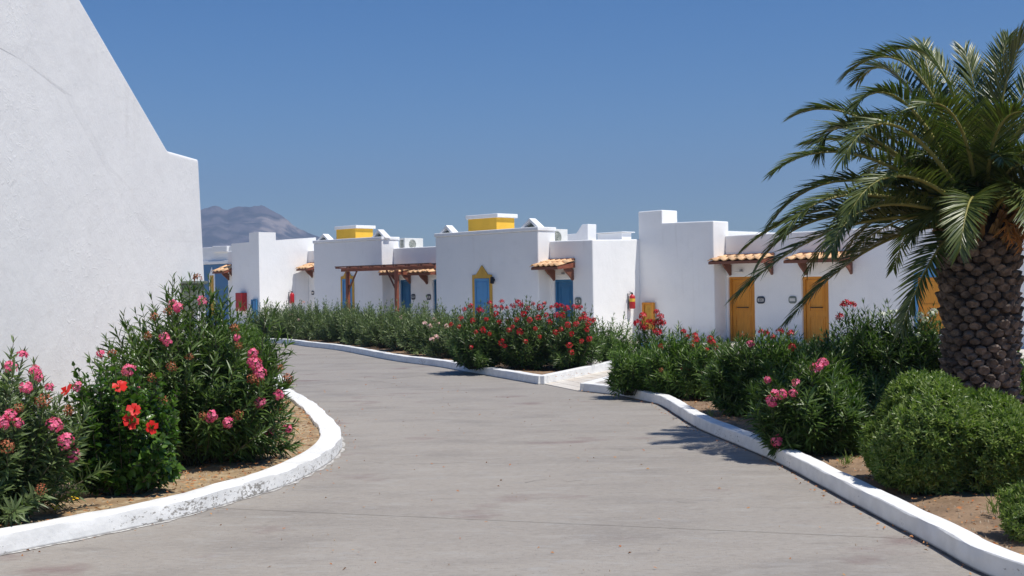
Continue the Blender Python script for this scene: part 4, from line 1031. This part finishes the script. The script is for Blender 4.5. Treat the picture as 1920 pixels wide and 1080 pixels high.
bush('oleander', 'tall pink oleander with withered heads standing before the white building corner', 'oleander', 'oleanders', 174, 545, 540, 11.7, 103, nst=290, nwh=19, cover=.74, ll=.148, lw=.0235, fine=True, lump=.16, depth=.85, jit=.22,
     flowers=P_('pink', [(333, 577, .95), (308, 633, 1), (314, 641, .8), (242, 694, 1.05), (256, 727, .7), (475, 663, 1), (478, 682, 1.2), (486, 700, 1.1), (470, 678, .8), (444, 633, .7), (486, 755, 1), (397, 780, .9), (391, 786, .7), (427, 792, .95), (522, 740, 1), (539, 805, 1), (507, 809, .8), (189, 663, .7), (530, 800, .7)])
     +P_('pinkfew', [(380, 566, .9), (325, 572, 1)])+P_('brown', [(322, 688, 1.1), (305, 752, 1.1), (472, 710, 1.3), (486, 716, 1), (539, 710, 1.1), (525, 691, 1), (278, 630, 1), (370, 522, 1.2), (289, 594, 1), (447, 777, 1.1), (355, 669, .8), (286, 708, 1), (211, 663, 1.1), (315, 585, 1), (440, 615, 1), (448, 648, 1), (524, 768, .9), (380, 780, .8)]),
     tall=[(365, 520), (395, 528), (420, 545), (340, 536), (310, 538), (285, 560), (232, 590), (214, 612), (255, 585), (450, 575), (470, 590), (225, 640), (355, 530), (380, 535)])
def ball_bush(name, label, cat, group, C, R, n, seed, m, leaf=(.034, .011), per=9, lump=.05, zb=.05, bumps=7, lobes=None):
    """clipped-looking shrub: a shell of leafy twigs several layers deep"""
    r = np.random.default_rng(seed); root = empty(name, (C[0], C[1], zb), label, cat, group)
    lobes = lobes or [(0, 0, 0, 1)]
    u = r.uniform(-.85, 1, n); ph = r.uniform(0, 2*np.pi, n); q = np.sqrt(1-u*u); d = np.stack([q*np.cos(ph), q*np.sin(ph), u], 1)
    f = np.ones(n); bc = nrmz(r.normal(0, 1, (bumps*3, 3)))
    for b in bc: f += lump*1.6*np.maximum(0, (d@b)-.72)/.28-lump*.2
    lay = r.uniform(0, 1, n)**1.6; c = d*(f*(1-.32*lay))[:, None]*np.array(R); li = r.choice(len(lobes), n, p=np.array([q[3]**2 for q in lobes])/sum(q[3]**2 for q in lobes))
    lb = np.array(lobes); c = c*lb[li, 3:4]+lb[li, :3]*np.array(R); c[:, 2] += C[2]-zb; ok = c[:, 2] > .03
    for k_, q_ in enumerate(lobes):
        dd_ = np.linalg.norm((c-np.array([0, 0, C[2]-zb])-np.array(q_[:3])*np.array(R))/(np.array(R)*q_[3]), axis=1); ok &= (li == k_) | (dd_ > .72)
    c = c[ok]; d = d[ok]; ph = ph[ok]
    n = len(c); tw = nrmz(d*np.array([1, 1, 1.])+np.array([0, 0, .55])+r.normal(0, .45, (n, 3)))
    B, A_, N_, L_, Wd = [], [], [], [], []
    a = nrmz(np.cross(tw, np.array([.2, .4, .9]))); b = np.cross(tw, a)
    for k in range(per):
        th = k*2.4+r.uniform(0, 6.28, n)*.0+ph[:len(c)]*3; al = np.clip(.35+.11*k+r.normal(0, .2, n), .1, 1.6); rad = a*np.cos(th)[:, None]+b*np.sin(th)[:, None]
        ax = nrmz(tw*np.cos(al)[:, None]+rad*np.sin(al)[:, None]); no = nrmz(tw*np.sin(al)[:, None]-rad*np.cos(al)[:, None]+r.normal(0, .2, (n, 3))); no = nrmz(no-ax*np.sum(no*ax, 1, keepdims=True))
        s = r.uniform(.75, 1.2, n); B.append(c-tw*(.006*k)); A_.append(ax); N_.append(no); L_.append(leaf[0]*s); Wd.append(leaf[1]*s)
    V, Fq = leaf_geo(np.concatenate(B), np.concatenate(A_), np.concatenate(N_), np.concatenate(L_), np.concatenate(Wd), False, .2, .3, .45)
    link('foliage', fast_mesh('foliage', V, Fq, m), root, kind='stuff')
    k = 260; idx = r.integers(0, n, k); tips = c[idx]*.93; p0 = np.stack([r.normal(0, .04, k), r.normal(0, .04, k), np.zeros(k)], 1); mid = (p0+tips)/2+np.array([0, 0, .1])
    SV, SF = stems_geo(p0, mid, tips, .007, .002, 4); link('stems', fast_mesh('stems', SV, SF, STEM), root, kind='stuff')
    return root
Zl = 18.6; cl = W(455, 690, Zl)
ball_bush('shrub', 'rounded light green shrub behind the tall pink oleander, at the road edge', 'shrub', None, (cl.x-.05, Zl, .62), (.64, .9, .62), 4200, 201, LEAFS, leaf=(.055, .017), per=7)
# ---- far hedge behind the kerb
hr = np.random.default_rng(55)
HV = []
for k in range(6):
    tips = dome_tips(hr, 92, (.60, .60, .60), .55, lo=-.6, lump=.24, shell=(.45, 1.12))
    V, Fq, SV, SF = shoots(hr, tips, .16, 1.15, 11, .72, .15, .03, per=3, ang=(.5, .95))
    HV.append((fast_mesh('foliage', V, Fq, LEAFG), fast_mesh('stems', SV, SF, STEM)))
kc = offset(KB, -.95)
# points along the row, by image column
def row_at(px):
    best = min(kc, key=lambda p: abs(960+F*p.x/p.y-px)); return best
ords = ['first', 'second', 'third', 'fourth', 'fifth', 'sixth', 'seventh', 'eighth', 'ninth', 'tenth', 'eleventh', 'twelfth', 'thirteenth', 'fourteenth', 'fifteenth', 'sixteenth', 'seventeenth', 'eighteenth']
cols = [(492, 570), (512, 580), (532, 575), (553, 572), (575, 580), (598, 575), (622, 578), (648, 570), (674, 580), (700, 584), (722, 574), (752, 576), (782, 588), (812, 588), (843, 592)]
for i, (px, yt) in enumerate(cols):
    p = row_at(px); tp = W(px, yt, p.y).z; k = i % 6; s = max(.95, (tp-.1)/1.12)*hr.uniform(.93, 1.09)
    root = empty('oleander', (p.x, p.y, .1), 'plain green oleander in the far hedge, %s bush from its left end' % ords[i], 'oleander', 'oleanders')
    rz_ = hr.uniform(0, 6.28)
    link('foliage', HV[k][0], root, (0, 0, 0), (0, 0, rz_), s, 'stuff'); link('stems', HV[k][1], root, (0, 0, 0), (0, 0, rz_), s, 'stuff')
    if i in (2, 3, 11, 13, 14):
        for (kx, ky) in {2: [(545, 590)], 3: [(569, 567), (560, 600)], 11: [(753, 595)], 13: [(796, 607), (806, 612), (822, 609), (815, 600)], 14: [(810, 637), (818, 632), (838, 612)]}[i]:
            q = front_point(kx, ky, (p.x, p.y, .1+.55*s), (.62*s, .62*s, .62*s), hr)-np.array([p.x, p.y, .1]); link('flower_cluster', CL['pale'][kx % 2], root, tuple(q), (-.8, 0, hr.uniform(0, 6)), 1.1)
# second row, filling behind
for i, px in enumerate((500, 527, 560, 590, 625, 662, 700, 740, 780, 825)):
    p = row_at(px); q = Vector((p.x+.6, p.y+.75)); 
    root = empty('oleander', (q.x, q.y, .1), 'green oleander in the back row of the far hedge, %s from the left' % ords[i], 'oleander', 'oleanders')
    link('foliage', HV[(i+2) % 6][0], root, (0, 0, 0), (0, 0, i*1.3), 1.06, 'stuff'); link('stems', HV[(i+2) % 6][1], root, (0, 0, 0), (0, 0, i*1.3), 1.06, 'stuff')
RK = dict(nst=210, nwh=14, cover=.72, ll=.135, lw=.024, leafm=LEAF, fs=.92, depth=.8)
bush('oleander', 'red flowered oleander, leftmost of the big red clump by the path', 'oleander', 'oleanders', 836, 958, 566, 24.6, 301, flowers=P_('red', [(883, 574), (927, 576), (911, 599), (887, 601), (864, 597), (846, 609), (905, 619), (883, 651, .8), (941, 566), (930, 588), (897, 580, .8), (871, 580, .8), (918, 568), (902, 582), (936, 604), (918, 626, .8), (892, 622, .8), (950, 602), (861, 612, .8), (938, 577)]), **RK)
bush('oleander', 'red flowered oleander in front of the blue door of the single canopy', 'oleander', 'oleanders', 920, 1052, 563, 24.2, 302, flowers=P_('red', [(971, 566), (961, 574), (927, 593, .8), (969, 599), (982, 589), (955, 619), (961, 613, .8), (941, 642, 1.1), (1020, 570), (1024, 591), (1012, 576), (950, 578, .8), (990, 578), (1036, 650), (1000, 570, .8), (946, 648, .8), (977, 573), (993, 600), (1008, 596), (975, 622), (1003, 616, .8), (1030, 604), (985, 640, .8), (1012, 632, .8)]), **RK)
bush('oleander', 'red flowered oleander at the right end of the red clump by the path', 'oleander', 'oleanders', 1012, 1126, 568, 23.9, 303, flowers=P_('red', [(1044, 574), (1062, 578), (1077, 576), (1095, 590), (1107, 603, 1.2), (1064, 609), (1042, 623), (1052, 617, .8), (1105, 635), (1067, 647), (1071, 661), (1044, 591), (1112, 600), (1101, 608), (1088, 598, .8), (1035, 577, .8), (1055, 592), (1080, 608), (1100, 618), (1072, 626, .8), (1090, 640, .8), (1052, 574), (1087, 577), (1098, 598)]), **RK)
bush('oleander', 'flowerless green oleander below the fire extinguisher beside the path', 'oleander', 'oleanders', 1088, 1198, 596, 25.6, 304, nst=100, nwh=12, cover=.66, ll=.14, lw=.024, leafm=LEAFS, tall=[(1170, 588), (1150, 590), (1130, 598), (1178, 600)])
# ---- right bed
bush('oleander', 'small leafy oleander at the kerb corner right of the path', 'oleander', 'oleanders', 1132, 1228, 642, 18.6, 311, nst=70, nwh=12, ll=.15, lw=.025, leafm=LEAFS, zb=.05)
bush('oleander', 'slender oleander with bright red heads before the orange cupboard door', 'oleander', 'oleanders', 1176, 1272, 616, 19.3, 312, nst=60, nwh=12, ll=.15, lw=.025, leafm=LEAF, zb=.05, fs=1.0,
     flowers=P_('red', [(1205, 593), (1196, 606), (1206, 616), (1216, 604), (1224, 605), (1231, 586), (1238, 594), (1235, 604), (1243, 606), (1232, 623), (1240, 651), (1204, 608, .8), (1210, 614, .8)]), lump=.1)
bush('oleander', 'bright green oleander, low branching at the bend of the right kerb', 'oleander', 'oleanders', 1202, 1316, 620, 18.1, 313, nst=95, nwh=13, ll=.15, lw=.025, leafm=LEAFS, zb=.05, fs=.8, flowers=P_('red', [(1281, 622), (1288, 631, .7), (1299, 650, .8), (1292, 691, .9), (1280, 693, .7)])+P_('brown', [(1240, 694)]), tall=[(1272, 605), (1255, 620)])
bush('oleander', 'green oleander with a few small red heads below the white corner wall', 'oleander', 'oleanders', 1258, 1374, 624, 17.8, 314, nst=90, nwh=13, ll=.15, lw=.025, leafm=LEAFS, zb=.05, fs=.8, flowers=P_('red', [(1303, 630), (1331, 636, 1.2), (1336, 643), (1305, 638), (1343, 652, .7), (1325, 655, .6)]))
bush('oleander', 'dark shaded oleander in front of the first orange door', 'oleander', 'oleanders', 1318, 1468, 632, 15.6, 315, nst=150, nwh=14, ll=.152, lw=.026, leafm=LEAF, zb=.05, flowers=P_('pink', [(1407, 645)])+P_('brown', [(1392, 630, .8)]), tall=[(1385, 628), (1430, 632), (1352, 640)])
for px0, px1, yt, Z, sd, lb in ((1236, 1350, 618, 19.4, 331, 'green oleander in the back of the right bed, below the tall white wall'), (1315, 1450, 624, 19.0, 332, 'green oleander at the back, against the foot of the first orange door'), (1415, 1540, 622, 18.8, 333, 'green oleander at the back between the orange doors'), (1500, 1630, 620, 18.4, 334, 'green oleander at the back, against the foot of the second orange door')):
    bush('oleander', lb, 'oleander', 'oleanders', px0, px1, yt, Z, sd, nst=80, nwh=12, ll=.15, lw=.026, leafm=LEAF, zb=.05)
bush('oleander', 'oleander with small pinkish red heads between the two orange doors', 'oleander', 'oleanders', 1408, 1540, 626, 15.2, 316, nst=130, nwh=14, ll=.152, lw=.026, leafm=LEAFS, zb=.05, fs=.85, flowers=P_('red', [(1437, 625), (1462, 622), (1485, 652), (1482, 625, .8), (1427, 622, .7), (1450, 632, .7)]), tall=[(1475, 618), (1500, 630)])
bush('oleander', 'pink flowered oleander leaning over the right kerb', 'oleander', 'oleanders', 1408, 1615, 664, 11.9, 317, nst=190, nwh=17, cover=.7, ll=.15, lw=.024, leafm=LEAF, zb=.05, fine=True, depth=.55,
     flowers=P_('pink', [(1543, 680, 1), (1535, 688, .8), (1440, 712, .8), (1447, 752, 1.1), (1467, 740, 1), (1487, 737, .7), (1457, 827, 1)])+P_('pinkfew', [(1492, 717, .8), (1527, 690, .8), (1453, 742, 1)]), tall=[(1500, 660), (1530, 655), (1560, 668)])
bush('oleander', 'dark oleander in palm shade under the second orange door', 'oleander', 'oleanders', 1490, 1612, 624, 14.6, 318, nst=110, nwh=13, ll=.152, lw=.026, leafm=LEAF, zb=.05)
bush('oleander', 'tall dark oleander with two red sprigs left of the palm', 'oleander', 'oleanders', 1535, 1690, 584, 15.6, 319, nst=190, nwh=15, cover=.7, ll=.152, lw=.026, leafm=LEAF, zb=.05, fs=.9, flowers=P_('red', [(1587, 570), (1574, 594), (1600, 572, .8), (1580, 572, .7)]), tall=[(1660, 568), (1640, 578), (1610, 585), (1560, 610)])
bush('oleander', 'tall dark oleander with white flowers just left of the palm trunk', 'oleander', 'oleanders', 1622, 1800, 580, 15.4, 320, nst=210, nwh=15, cover=.7, ll=.152, lw=.026, leafm=LEAF, zb=.05, fs=.9, flowers=P_('white', [(1655, 592), (1668, 588), (1680, 586, .8), (1725, 594), (1745, 590), (1752, 585), (1735, 600, .8), (1722, 628, .7), (1648, 590, .7)]), tall=[(1700, 572), (1750, 570), (1665, 568)])
bush('oleander', 'green oleander right of the palm trunk at the picture edge', 'oleander', 'oleanders', 1880, 2010, 655, 14.9, 321, nst=150, nwh=14, ll=.11, lw=.022, leafm=LEAFS, zb=.05, tall=[(1898, 628), (1905, 640)])
bush('oleander', 'dark low oleander in shade in front of the palm, behind the round shrub', 'oleander', 'oleanders', 1560, 1760, 690, 12.4, 322, nst=170, nwh=14, ll=.12, lw=.02, leafm=LEAF, zb=.05)
cr = W(1772, 800, 9.75)
ball_bush('shrub', 'big rounded sunlit green shrub in front of the palm trunk', 'shrub', None, (cr.x, 9.75, .41), (.80, .78, .58), 12500, 202, LEAFR, leaf=(.052, .0175), per=8, lump=.08, bumps=9,
          lobes=[(-.08, 0, .0, .95), (.50, .0, -.14, .82)])
cr = W(1905, 960, 7.75)
ball_bush('shrub', 'small green shrub cut off by the bottom right edge', 'shrub', None, (cr.x+.13, 7.8, .20), (.26, .3, .22), 1100, 203, LEAFR, leaf=(.036, .011), per=8, lump=.1)

# ------------------------------------------------------------------ palm
PZ = 13.0; base = G(1838, 800, .05); bx_ = W(1840, 760, PZ).x
palm = empty('palm_tree', (bx_, PZ, .05), 'stout date palm with scaly trunk and arching crown on the right', 'palm')
s0_ = PZ/F
def trunk_r(z):       # z above the bed
    pts = [(0, .385), (.4, .335), (.9, .332), (1.4, .348), (1.75, .362), (2.05, .355), (2.3, .31), (2.6, .2)]
    return float(np.interp(z, [p[0] for p in pts], [p[1] for p in pts]))
def trunk_c(z): return (-.0+(z-1.1)*-.012, 0)
mb = MB(); zs = np.linspace(-.05, 2.6, 28); mb.tube([(trunk_c(z)[0], 0, z) for z in zs], [trunk_r(max(0, z)) for z in zs], 40)
obj('trunk', mb, BARK, palm, smooth=True, local=True)
def scar_mesh(seed):
    r = np.random.default_rng(seed); n = 9; rings = [(1.0, -.02), (.96, .022), (.78, .044), (.3, .050)]
    V = []; F_ = []
    for q, (s, h) in enumerate(rings):
        for k in range(n):
            t = 2*math.pi*k/n+.2; x = math.cos(t)*s*.074; z = math.sin(t)*s*.053*(1.2 if math.sin(t) > 0 else .95)
            z += .0; lip = .028*max(0, math.sin(t))*s if h > 0 else 0
            jt = r.normal(0, .004, 3); V.append((x+jt[0], -(h+lip)+jt[1]*.6, z+jt[2]))
    for q in range(3):
        for k in range(n): F_.append((q*n+k, q*n+(k+1) % n, (q+1)*n+(k+1) % n, (q+1)*n+k))
    F_.append(tuple(range(3*n, 4*n))); me = mesh_from('leaf_base', V, F_, SCAR); return me
SCM = [scar_mesh(i) for i in range(6)]
rp = np.random.default_rng(9); rows = 28; per = 16; cnt = 0
for j in range(rows):
    z = .02+j*(2.16/rows)
    for k in range(per):
        th = 2*math.pi*(k+.5*(j % 2))/per+j*.035+rp.normal(0, .02)
        if math.sin(th) > .42: continue            # the side no one can see from the road
        R_ = trunk_r(z); c = trunk_c(z); sc = 1.0*R_/.37*rp.uniform(.86, 1.12)
        o = link('leaf_base', SCM[rp.integers(0, 6)], palm, (c[0]+R_*math.cos(th)*.985, R_*math.sin(th)*.985, z+rp.normal(0, .01)), (rp.normal(.12, .12), rp.normal(0, .18), th+math.pi/2), (sc, sc*rp.uniform(.9, 1.7), sc*rp.uniform(.82, 1.1))); cnt += 1

def frond(P0, P1, P2, r, Lm=.40, n=86, side_hint=None, dead=False):
    P0, P1, P2 = (np.array(p, dtype=float) for p in (P0, P1, P2))
    ts = np.linspace(0, 1, 15); c = bez(P0[None], P1[None], P2[None], ts); mb = MB()
    mb.tube([tuple(p) for p in c], [.026*(1-t)**1.1+.0035 for t in ts], 5)
    me = mesh_from('frond', mb.v, mb.f, RACHIS); me.shade_smooth()
    o = bpy.data.objects.new('frond', me); COL.objects.link(o); o.parent = palm
    t = np.linspace(.13, .995, n)
    B, A_, N_, L_, Wd = [], [], [], [], []
    for sg in (-1, 1):
        tt = t+r.normal(0, .002, n); p = bez(P0[None], P1[None], P2[None], tt); d = nrmz(dbez(P0[None], P1[None], P2[None], tt))
        up = np.array([0, 0, 1.]); sd = np.cross(d, up); sl = np.linalg.norm(sd, axis=1, keepdims=True)
        gl = np.cross(P2-P0, up); gl = gl/max(1e-6, np.linalg.norm(gl)); sd = nrmz(sd+gl*.35*np.sign(np.sum(sd*gl, 1, keepdims=True)+1e-9)) if side_hint is None else nrmz(np.tile(side_hint, (n, 1)))
        sd = nrmz(sd-d*np.sum(sd*d, 1, keepdims=True)); nu = np.cross(sd, d); nu = nu*np.sign(nu[:, 2:3]+1e-6)
        al = np.interp(tt, [.1, .5, 1], [1.1, .85, .35])+r.normal(0, .07, n); v = np.interp(tt, [.1, .6, 1], [.55, .38, .15])+r.normal(0, .12, n)
        ax = nrmz(d*np.cos(al)[:, None]+(sd*sg*np.cos(v)[:, None]+nu*np.sin(v)[:, None])*np.sin(al)[:, None])
        no = nrmz(nu*np.cos(v)[:, None]-sd*sg*np.sin(v)[:, None]+r.normal(0, .15, (n, 3))); no = nrmz(no-ax*np.sum(no*ax, 1, keepdims=True))
        ln = Lm*np.interp(tt, [.1, .2, .45, .75, .93, 1], [.45, .85, 1, .9, .68, .5])*r.uniform(.88, 1.08, n)
        B.append(p); A_.append(ax); N_.append(no); L_.append(ln); Wd.append(np.full(n, .0225)*r.uniform(.8, 1.2, n))
    V, Fq = leaf_geo(np.concatenate(B), np.concatenate(A_), np.concatenate(N_), np.concatenate(L_), np.concatenate(Wd), True, .16, .22, .34)
    link('leaflets', fast_mesh('leaflets', V, Fq, LEAFP), o, kind='stuff')
    return o
K = W(1845, 400, PZ); PB0 = np.array([bx_, PZ, .05]); KC_ = np.array(K)-PB0
def wp(px, py, dz): return np.array(W(px, py, PZ+dz))-PB0
guided = [ # mid (px,py,dz), tip (px,py,dz), leaflet length
 ((1722, 140, .1), (1588, 138, .3), .36), ((1775, 150, .3), (1668, 95, .8), .36), ((1705, 200, -.3), (1602, 200, -.5), .34), ((1640, 236, .1), (1494, 214, .2), .36),
 ((1665, 285, .5), (1517, 268, .9), .36), ((1615, 292, -.3), (1452, 322, -.5), .34), ((1592, 338, .2), (1441, 424, .3), .36), ((1575, 388, .6), (1398, 463, .9), .36), ((1585, 425, 0), (1384, 552, -.1), .38),
 ((1640, 462, .3), (1477, 602, .2), .36), ((1758, 470, -.5), (1690, 618, -.8), .32), ((1822, 372, -1.2), (1800, 468, -1.75), .34),
 ((1797, 232, -.7), (1722, 200, -1.3), .40), ((1868, 250, -.7), (1935, 212, -1.2), .40), ((1835, 225, .2), (1808, 95, .5), .36), ((1868, 190, .1), (1890, 70, .3), .36), ((1880, 180, -.2), (1945, 35, -.4), .42),
 ((1905, 210, .3), (1990, 90, .5), .4), ((1695, 330, -1.1), (1592, 402, -1.6), .32), ((1905, 350, -.8), (1975, 440, -1.3), .36), ((1760, 205, .5), (1730, 85, .9), .36), ((1650, 385, -.8), (1560, 470, -1.3), .3),
 ((1620, 250, -.2), (1540, 285, -.3), .36), ((1600, 365, -.5), (1470, 440, -.8), .34), ((1560, 405, .3), (1420, 500, .4), .36), ((1700, 160, .8), (1610, 150, 1.4), .36), ((1690, 240, -.9), (1580, 300, -1.4), .34), ((1700, 410, 1.2), (1600, 470, 2.0), .34), ((1720, 300, 1.2), (1620, 330, 2.1), .34)]
rf = np.random.default_rng(21)
for M_, T_, Lm in guided:
    p2 = wp(*T_); m_ = wp(*M_); d = nrmz((m_-KC_)*np.array([1, 1, .2])); p0 = KC_+d*.16+np.array([0, 0, -.1]); p1 = 2*m_-.5*(p0+p2); frond(p0, p1, p2, rf, Lm*1.12)
for k in range(40):
    az = k*2.39996+.3; el = math.radians(np.interp(k, [0, 12, 28, 43], [80, 60, 34, 12])+rf.normal(0, 5)); Ln = rf.uniform(2.3, 2.75)
    hx_, hy_ = math.cos(az), math.sin(az)
    if hx_ < -.25 and hy_ < .75: 
        if k > 9: Ln *= .66
    if hy_ < -.3: Ln *= .62; el = max(el, math.radians(24))
    if hx_ < .3 and k > 26: el = max(el, math.radians(30))
    d = np.array([hx_*math.cos(el), hy_*math.cos(el), math.sin(el)]); p0 = KC_+d*np.array([.16, .16, .1])+np.array([0, 0, -.12])
    p1 = p0+d*Ln*.58; dr = .30+.35*math.cos(el); p2 = p0+np.array([hx_, hy_, 0])*Ln*(.45+.45*math.cos(el))+np.array([0, 0, Ln*(math.sin(el)*.82-dr)])
    frond(p0, p1, p2, rf, .36, 60)
# fibrous heart of the crown and hanging fruit stalks
mb = MB()
for k in range(150):
    az = rf.uniform(0, 6.28); z = rf.uniform(1.95, 2.55); R_ = trunk_r(z)+.0; a_ = Vector((R_*math.cos(az)*.9, R_*math.sin(az)*.9, z)); dd = Vector((math.cos(az)*.14, math.sin(az)*.14, rf.uniform(.10, .3)))
    mb.tube([a_, a_+dd], [.034, .018], 4)
obj('petiole_stubs', mb, mat('brown_petiole', (.16, .085, .035), (.26, .17, .07), 9, rough=.8), palm, local=True, kind='stuff')
ST = mat('orange_fruit_stalk', (.48, .22, .06), (.36, .14, .04), 9, rough=.7)
for (px, py, dz) in ((1915, 462, -.5), (1895, 448, -.7), (1935, 470, -.3)):
    e = Vector(wp(px, py, dz)); a_ = Vector(KC_)+Vector((.1, -.15, -.1)); m_ = a_.lerp(e, .6)+Vector((0, 0, .12)); mb = MB().tube([a_, m_, e], [.02, .014, .008], 5)
    for q in range(26):
        s = m_.lerp(e, rf.uniform(.1, 1)); mb.tube([s, s+Vector((rf.normal(0, .06), rf.normal(0, .06), -rf.uniform(.04, .14)))], [.006, .004], 3)
    obj('fruit_stalk', mb, ST, palm, local=True)

# ------------------------------------------------------------------ loose things on the soil
def scatter(name, poly, n, seed, size, m, z, flat=True, near=None):
    r = np.random.default_rng(seed); xs = [p[0] for p in poly]; ys = [p[1] for p in poly]; V = []; T = []; k = 0; tries = 0
    while k < n and tries < n*30:
        tries += 1; x = r.uniform(min(xs), max(xs)); y = r.uniform(min(ys), max(ys))
        if not inside(x, y, poly): continue
        s = size*r.uniform(.5, 1.4); n0 = len(V); a = r.uniform(0, 6.28); c, sn = math.cos(a)*s, math.sin(a)*s; zz = z+.012*wob(x*1.2, y*1.2)
        if flat:
            V += [(x-c, y-sn, zz+r.uniform(0, .012)), (x+sn*.35, y-c*.35, zz+.008+r.uniform(0, .01)), (x+c, y+sn, zz+r.uniform(0, .015)), (x-sn*.35, y+c*.35, zz+.006)]; T += [(n0, n0+1, n0+2), (n0, n0+2, n0+3)]
        else:
            h = s*r.uniform(.4, .8); V += [(x-c*.6, y-sn*.6, zz-.01), (x+sn*.5, y-c*.5, zz-.01), (x+c*.6, y+sn*.6, zz-.01), (x-sn*.5, y+c*.5, zz-.01), (x+r.normal(0, s*.15), y, zz+h), (x+c*.3, y+sn*.3, zz+h*.8)]
            T += [(n0, n0+1, n0+4), (n0+1, n0+5, n0+4), (n0+1, n0+2, n0+5), (n0+2, n0+3, n0+5), (n0+3, n0+4, n0+5), (n0+3, n0, n0+4)]
        k += 1
    o = link(name, fast_mesh(name, np.array(V), np.array(T), m)); o['kind'] = 'stuff'; return o
stripL = [(p.x, p.y) for p in offset(KL, .25)[:230]]; stripL += [(p.x, p.y) for p in offset(KL, 1.5)[:230][::-1]]
scatter('leaf_litter', stripL, 4600, 1, .020, LITTER, .105); scatter('pebbles', stripL, 5200, 2, .013, STONE, .092, False)
stripC = [(p.x, p.y) for p in offset(KC, .2)]; stripC += [(p.x, p.y) for p in offset(KC, 1.6)[::-1]]
scatter('leaf_litter', stripC, 2600, 3, .018, LITTER, .065); scatter('pebbles', stripC, 3600, 4, .014, STONE, .052, False)
stripB = [(p.x, p.y) for p in offset(KB, -.2)]; stripB += [(p.x, p.y) for p in offset(KB, -1.2)[::-1]]
scatter('leaf_litter', stripB, 900, 5, .02, LITTER, .115)
roadarea = [(-3.2, 4.5), (3.2, 4.5), (2.3, 9), (1.9, 13), (.9, 19), (-.5, 21), (-2.5, 27), (-5, 33), (-4, 24), (-2.6, 17), (-1.7, 13), (-2.0, 10)]
scatter('road_debris', roadarea, 170, 6, .014, LITTER, .004); scatter('road_grit', roadarea, 420, 7, .006, STONE, .003, False)
edgeC = [(p.x, p.y) for p in offset(KC, -.02)]+[(p.x, p.y) for p in offset(KC, -.16)[::-1]]; scatter('road_debris', edgeC, 260, 8, .014, LITTER, .006)
edgeL = [(p.x, p.y) for p in offset(KL, -.03)[20:170]]+[(p.x, p.y) for p in offset(KL, -.2)[20:170][::-1]]; scatter('road_debris', edgeL, 160, 9, .013, LITTER, .006)
# fallen yellow blossoms
for i, (px, py, lab) in enumerate(((140, 934, 'fallen yellow hibiscus bloom upright against the dark hibiscus foot'), (104, 954, 'fallen yellow hibiscus bloom lying near the left kerb'))):
    q = G(px, py, .13); r = np.random.default_rng(i); V, T = petal_floret(r, np.zeros(3), np.array([.3, -.4, .8]), .032, 4, .9)
    o = link('fallen_flower', fast_mesh('fallen_flower', np.array(V), np.array(T), mat('yellow_petal', (.85, .6, .02), (.8, .45, .02), island=1)), None, tuple(q)); tag(o, lab, 'flower', 'fallen yellow blooms')
# tufts of dry weeds by the right kerb
def tuft(px, py, lab, seed, sc=1., m=LEAFB):
    q = G(px, py, .06); r = np.random.default_rng(seed); n = 26; B = r.normal(0, .03*sc, (n, 3)); B[:, 2] = 0
    ax = nrmz(np.stack([r.normal(0, .5, n), r.normal(0, .5, n), np.ones(n)], 1)); no = nrmz(np.cross(ax, r.normal(0, 1, (n, 3)))); V, Fq = leaf_geo(B, ax, no, r.uniform(.08, .18, n)*sc, np.full(n, .01)*sc, True, .4)
    o = link('weed_tuft', fast_mesh('weed_tuft', V, Fq, m), None, tuple(q)); tag(o, lab, 'weed', 'weeds on the soil')
tuft(1333, 782, 'thin weed standing on bare red soil by the kerb bend', 1, .8)
tuft(1590, 872, 'pale weed tuft on soil left of the round shrub', 2, .9, LEAFR); tuft(1610, 850, 'second pale weed tuft, beside the dark oleander foot', 3, 1.1, LEAFR)
tuft(1655, 880, 'weed tuft in the shade under the round shrub', 4, .9, LEAFR); tuft(1870, 965, 'leafy weed beside the small corner shrub', 5, 1.0, LEAFR)

# ------------------------------------------------------------------ haze
hz_ = mat('haze_air', (1, 1, 1)); t = hz_.node_tree; t.nodes.clear(); out = t.nodes.new('ShaderNodeOutputMaterial'); pv = t.nodes.new('ShaderNodeVolumePrincipled')
pv.inputs['Density'].default_value = 3.4e-4; pv.inputs['Color'].default_value = (.42, .56, .84, 1); pv.inputs['Anisotropy'].default_value = 0.0
t.links.new(pv.outputs[0], out.inputs['Volume'])
hz = obj('haze', MB().box((-2600, -150, -1.1), (3100, 3600, 330)), hz_, fix=False); hz['kind'] = 'stuff'
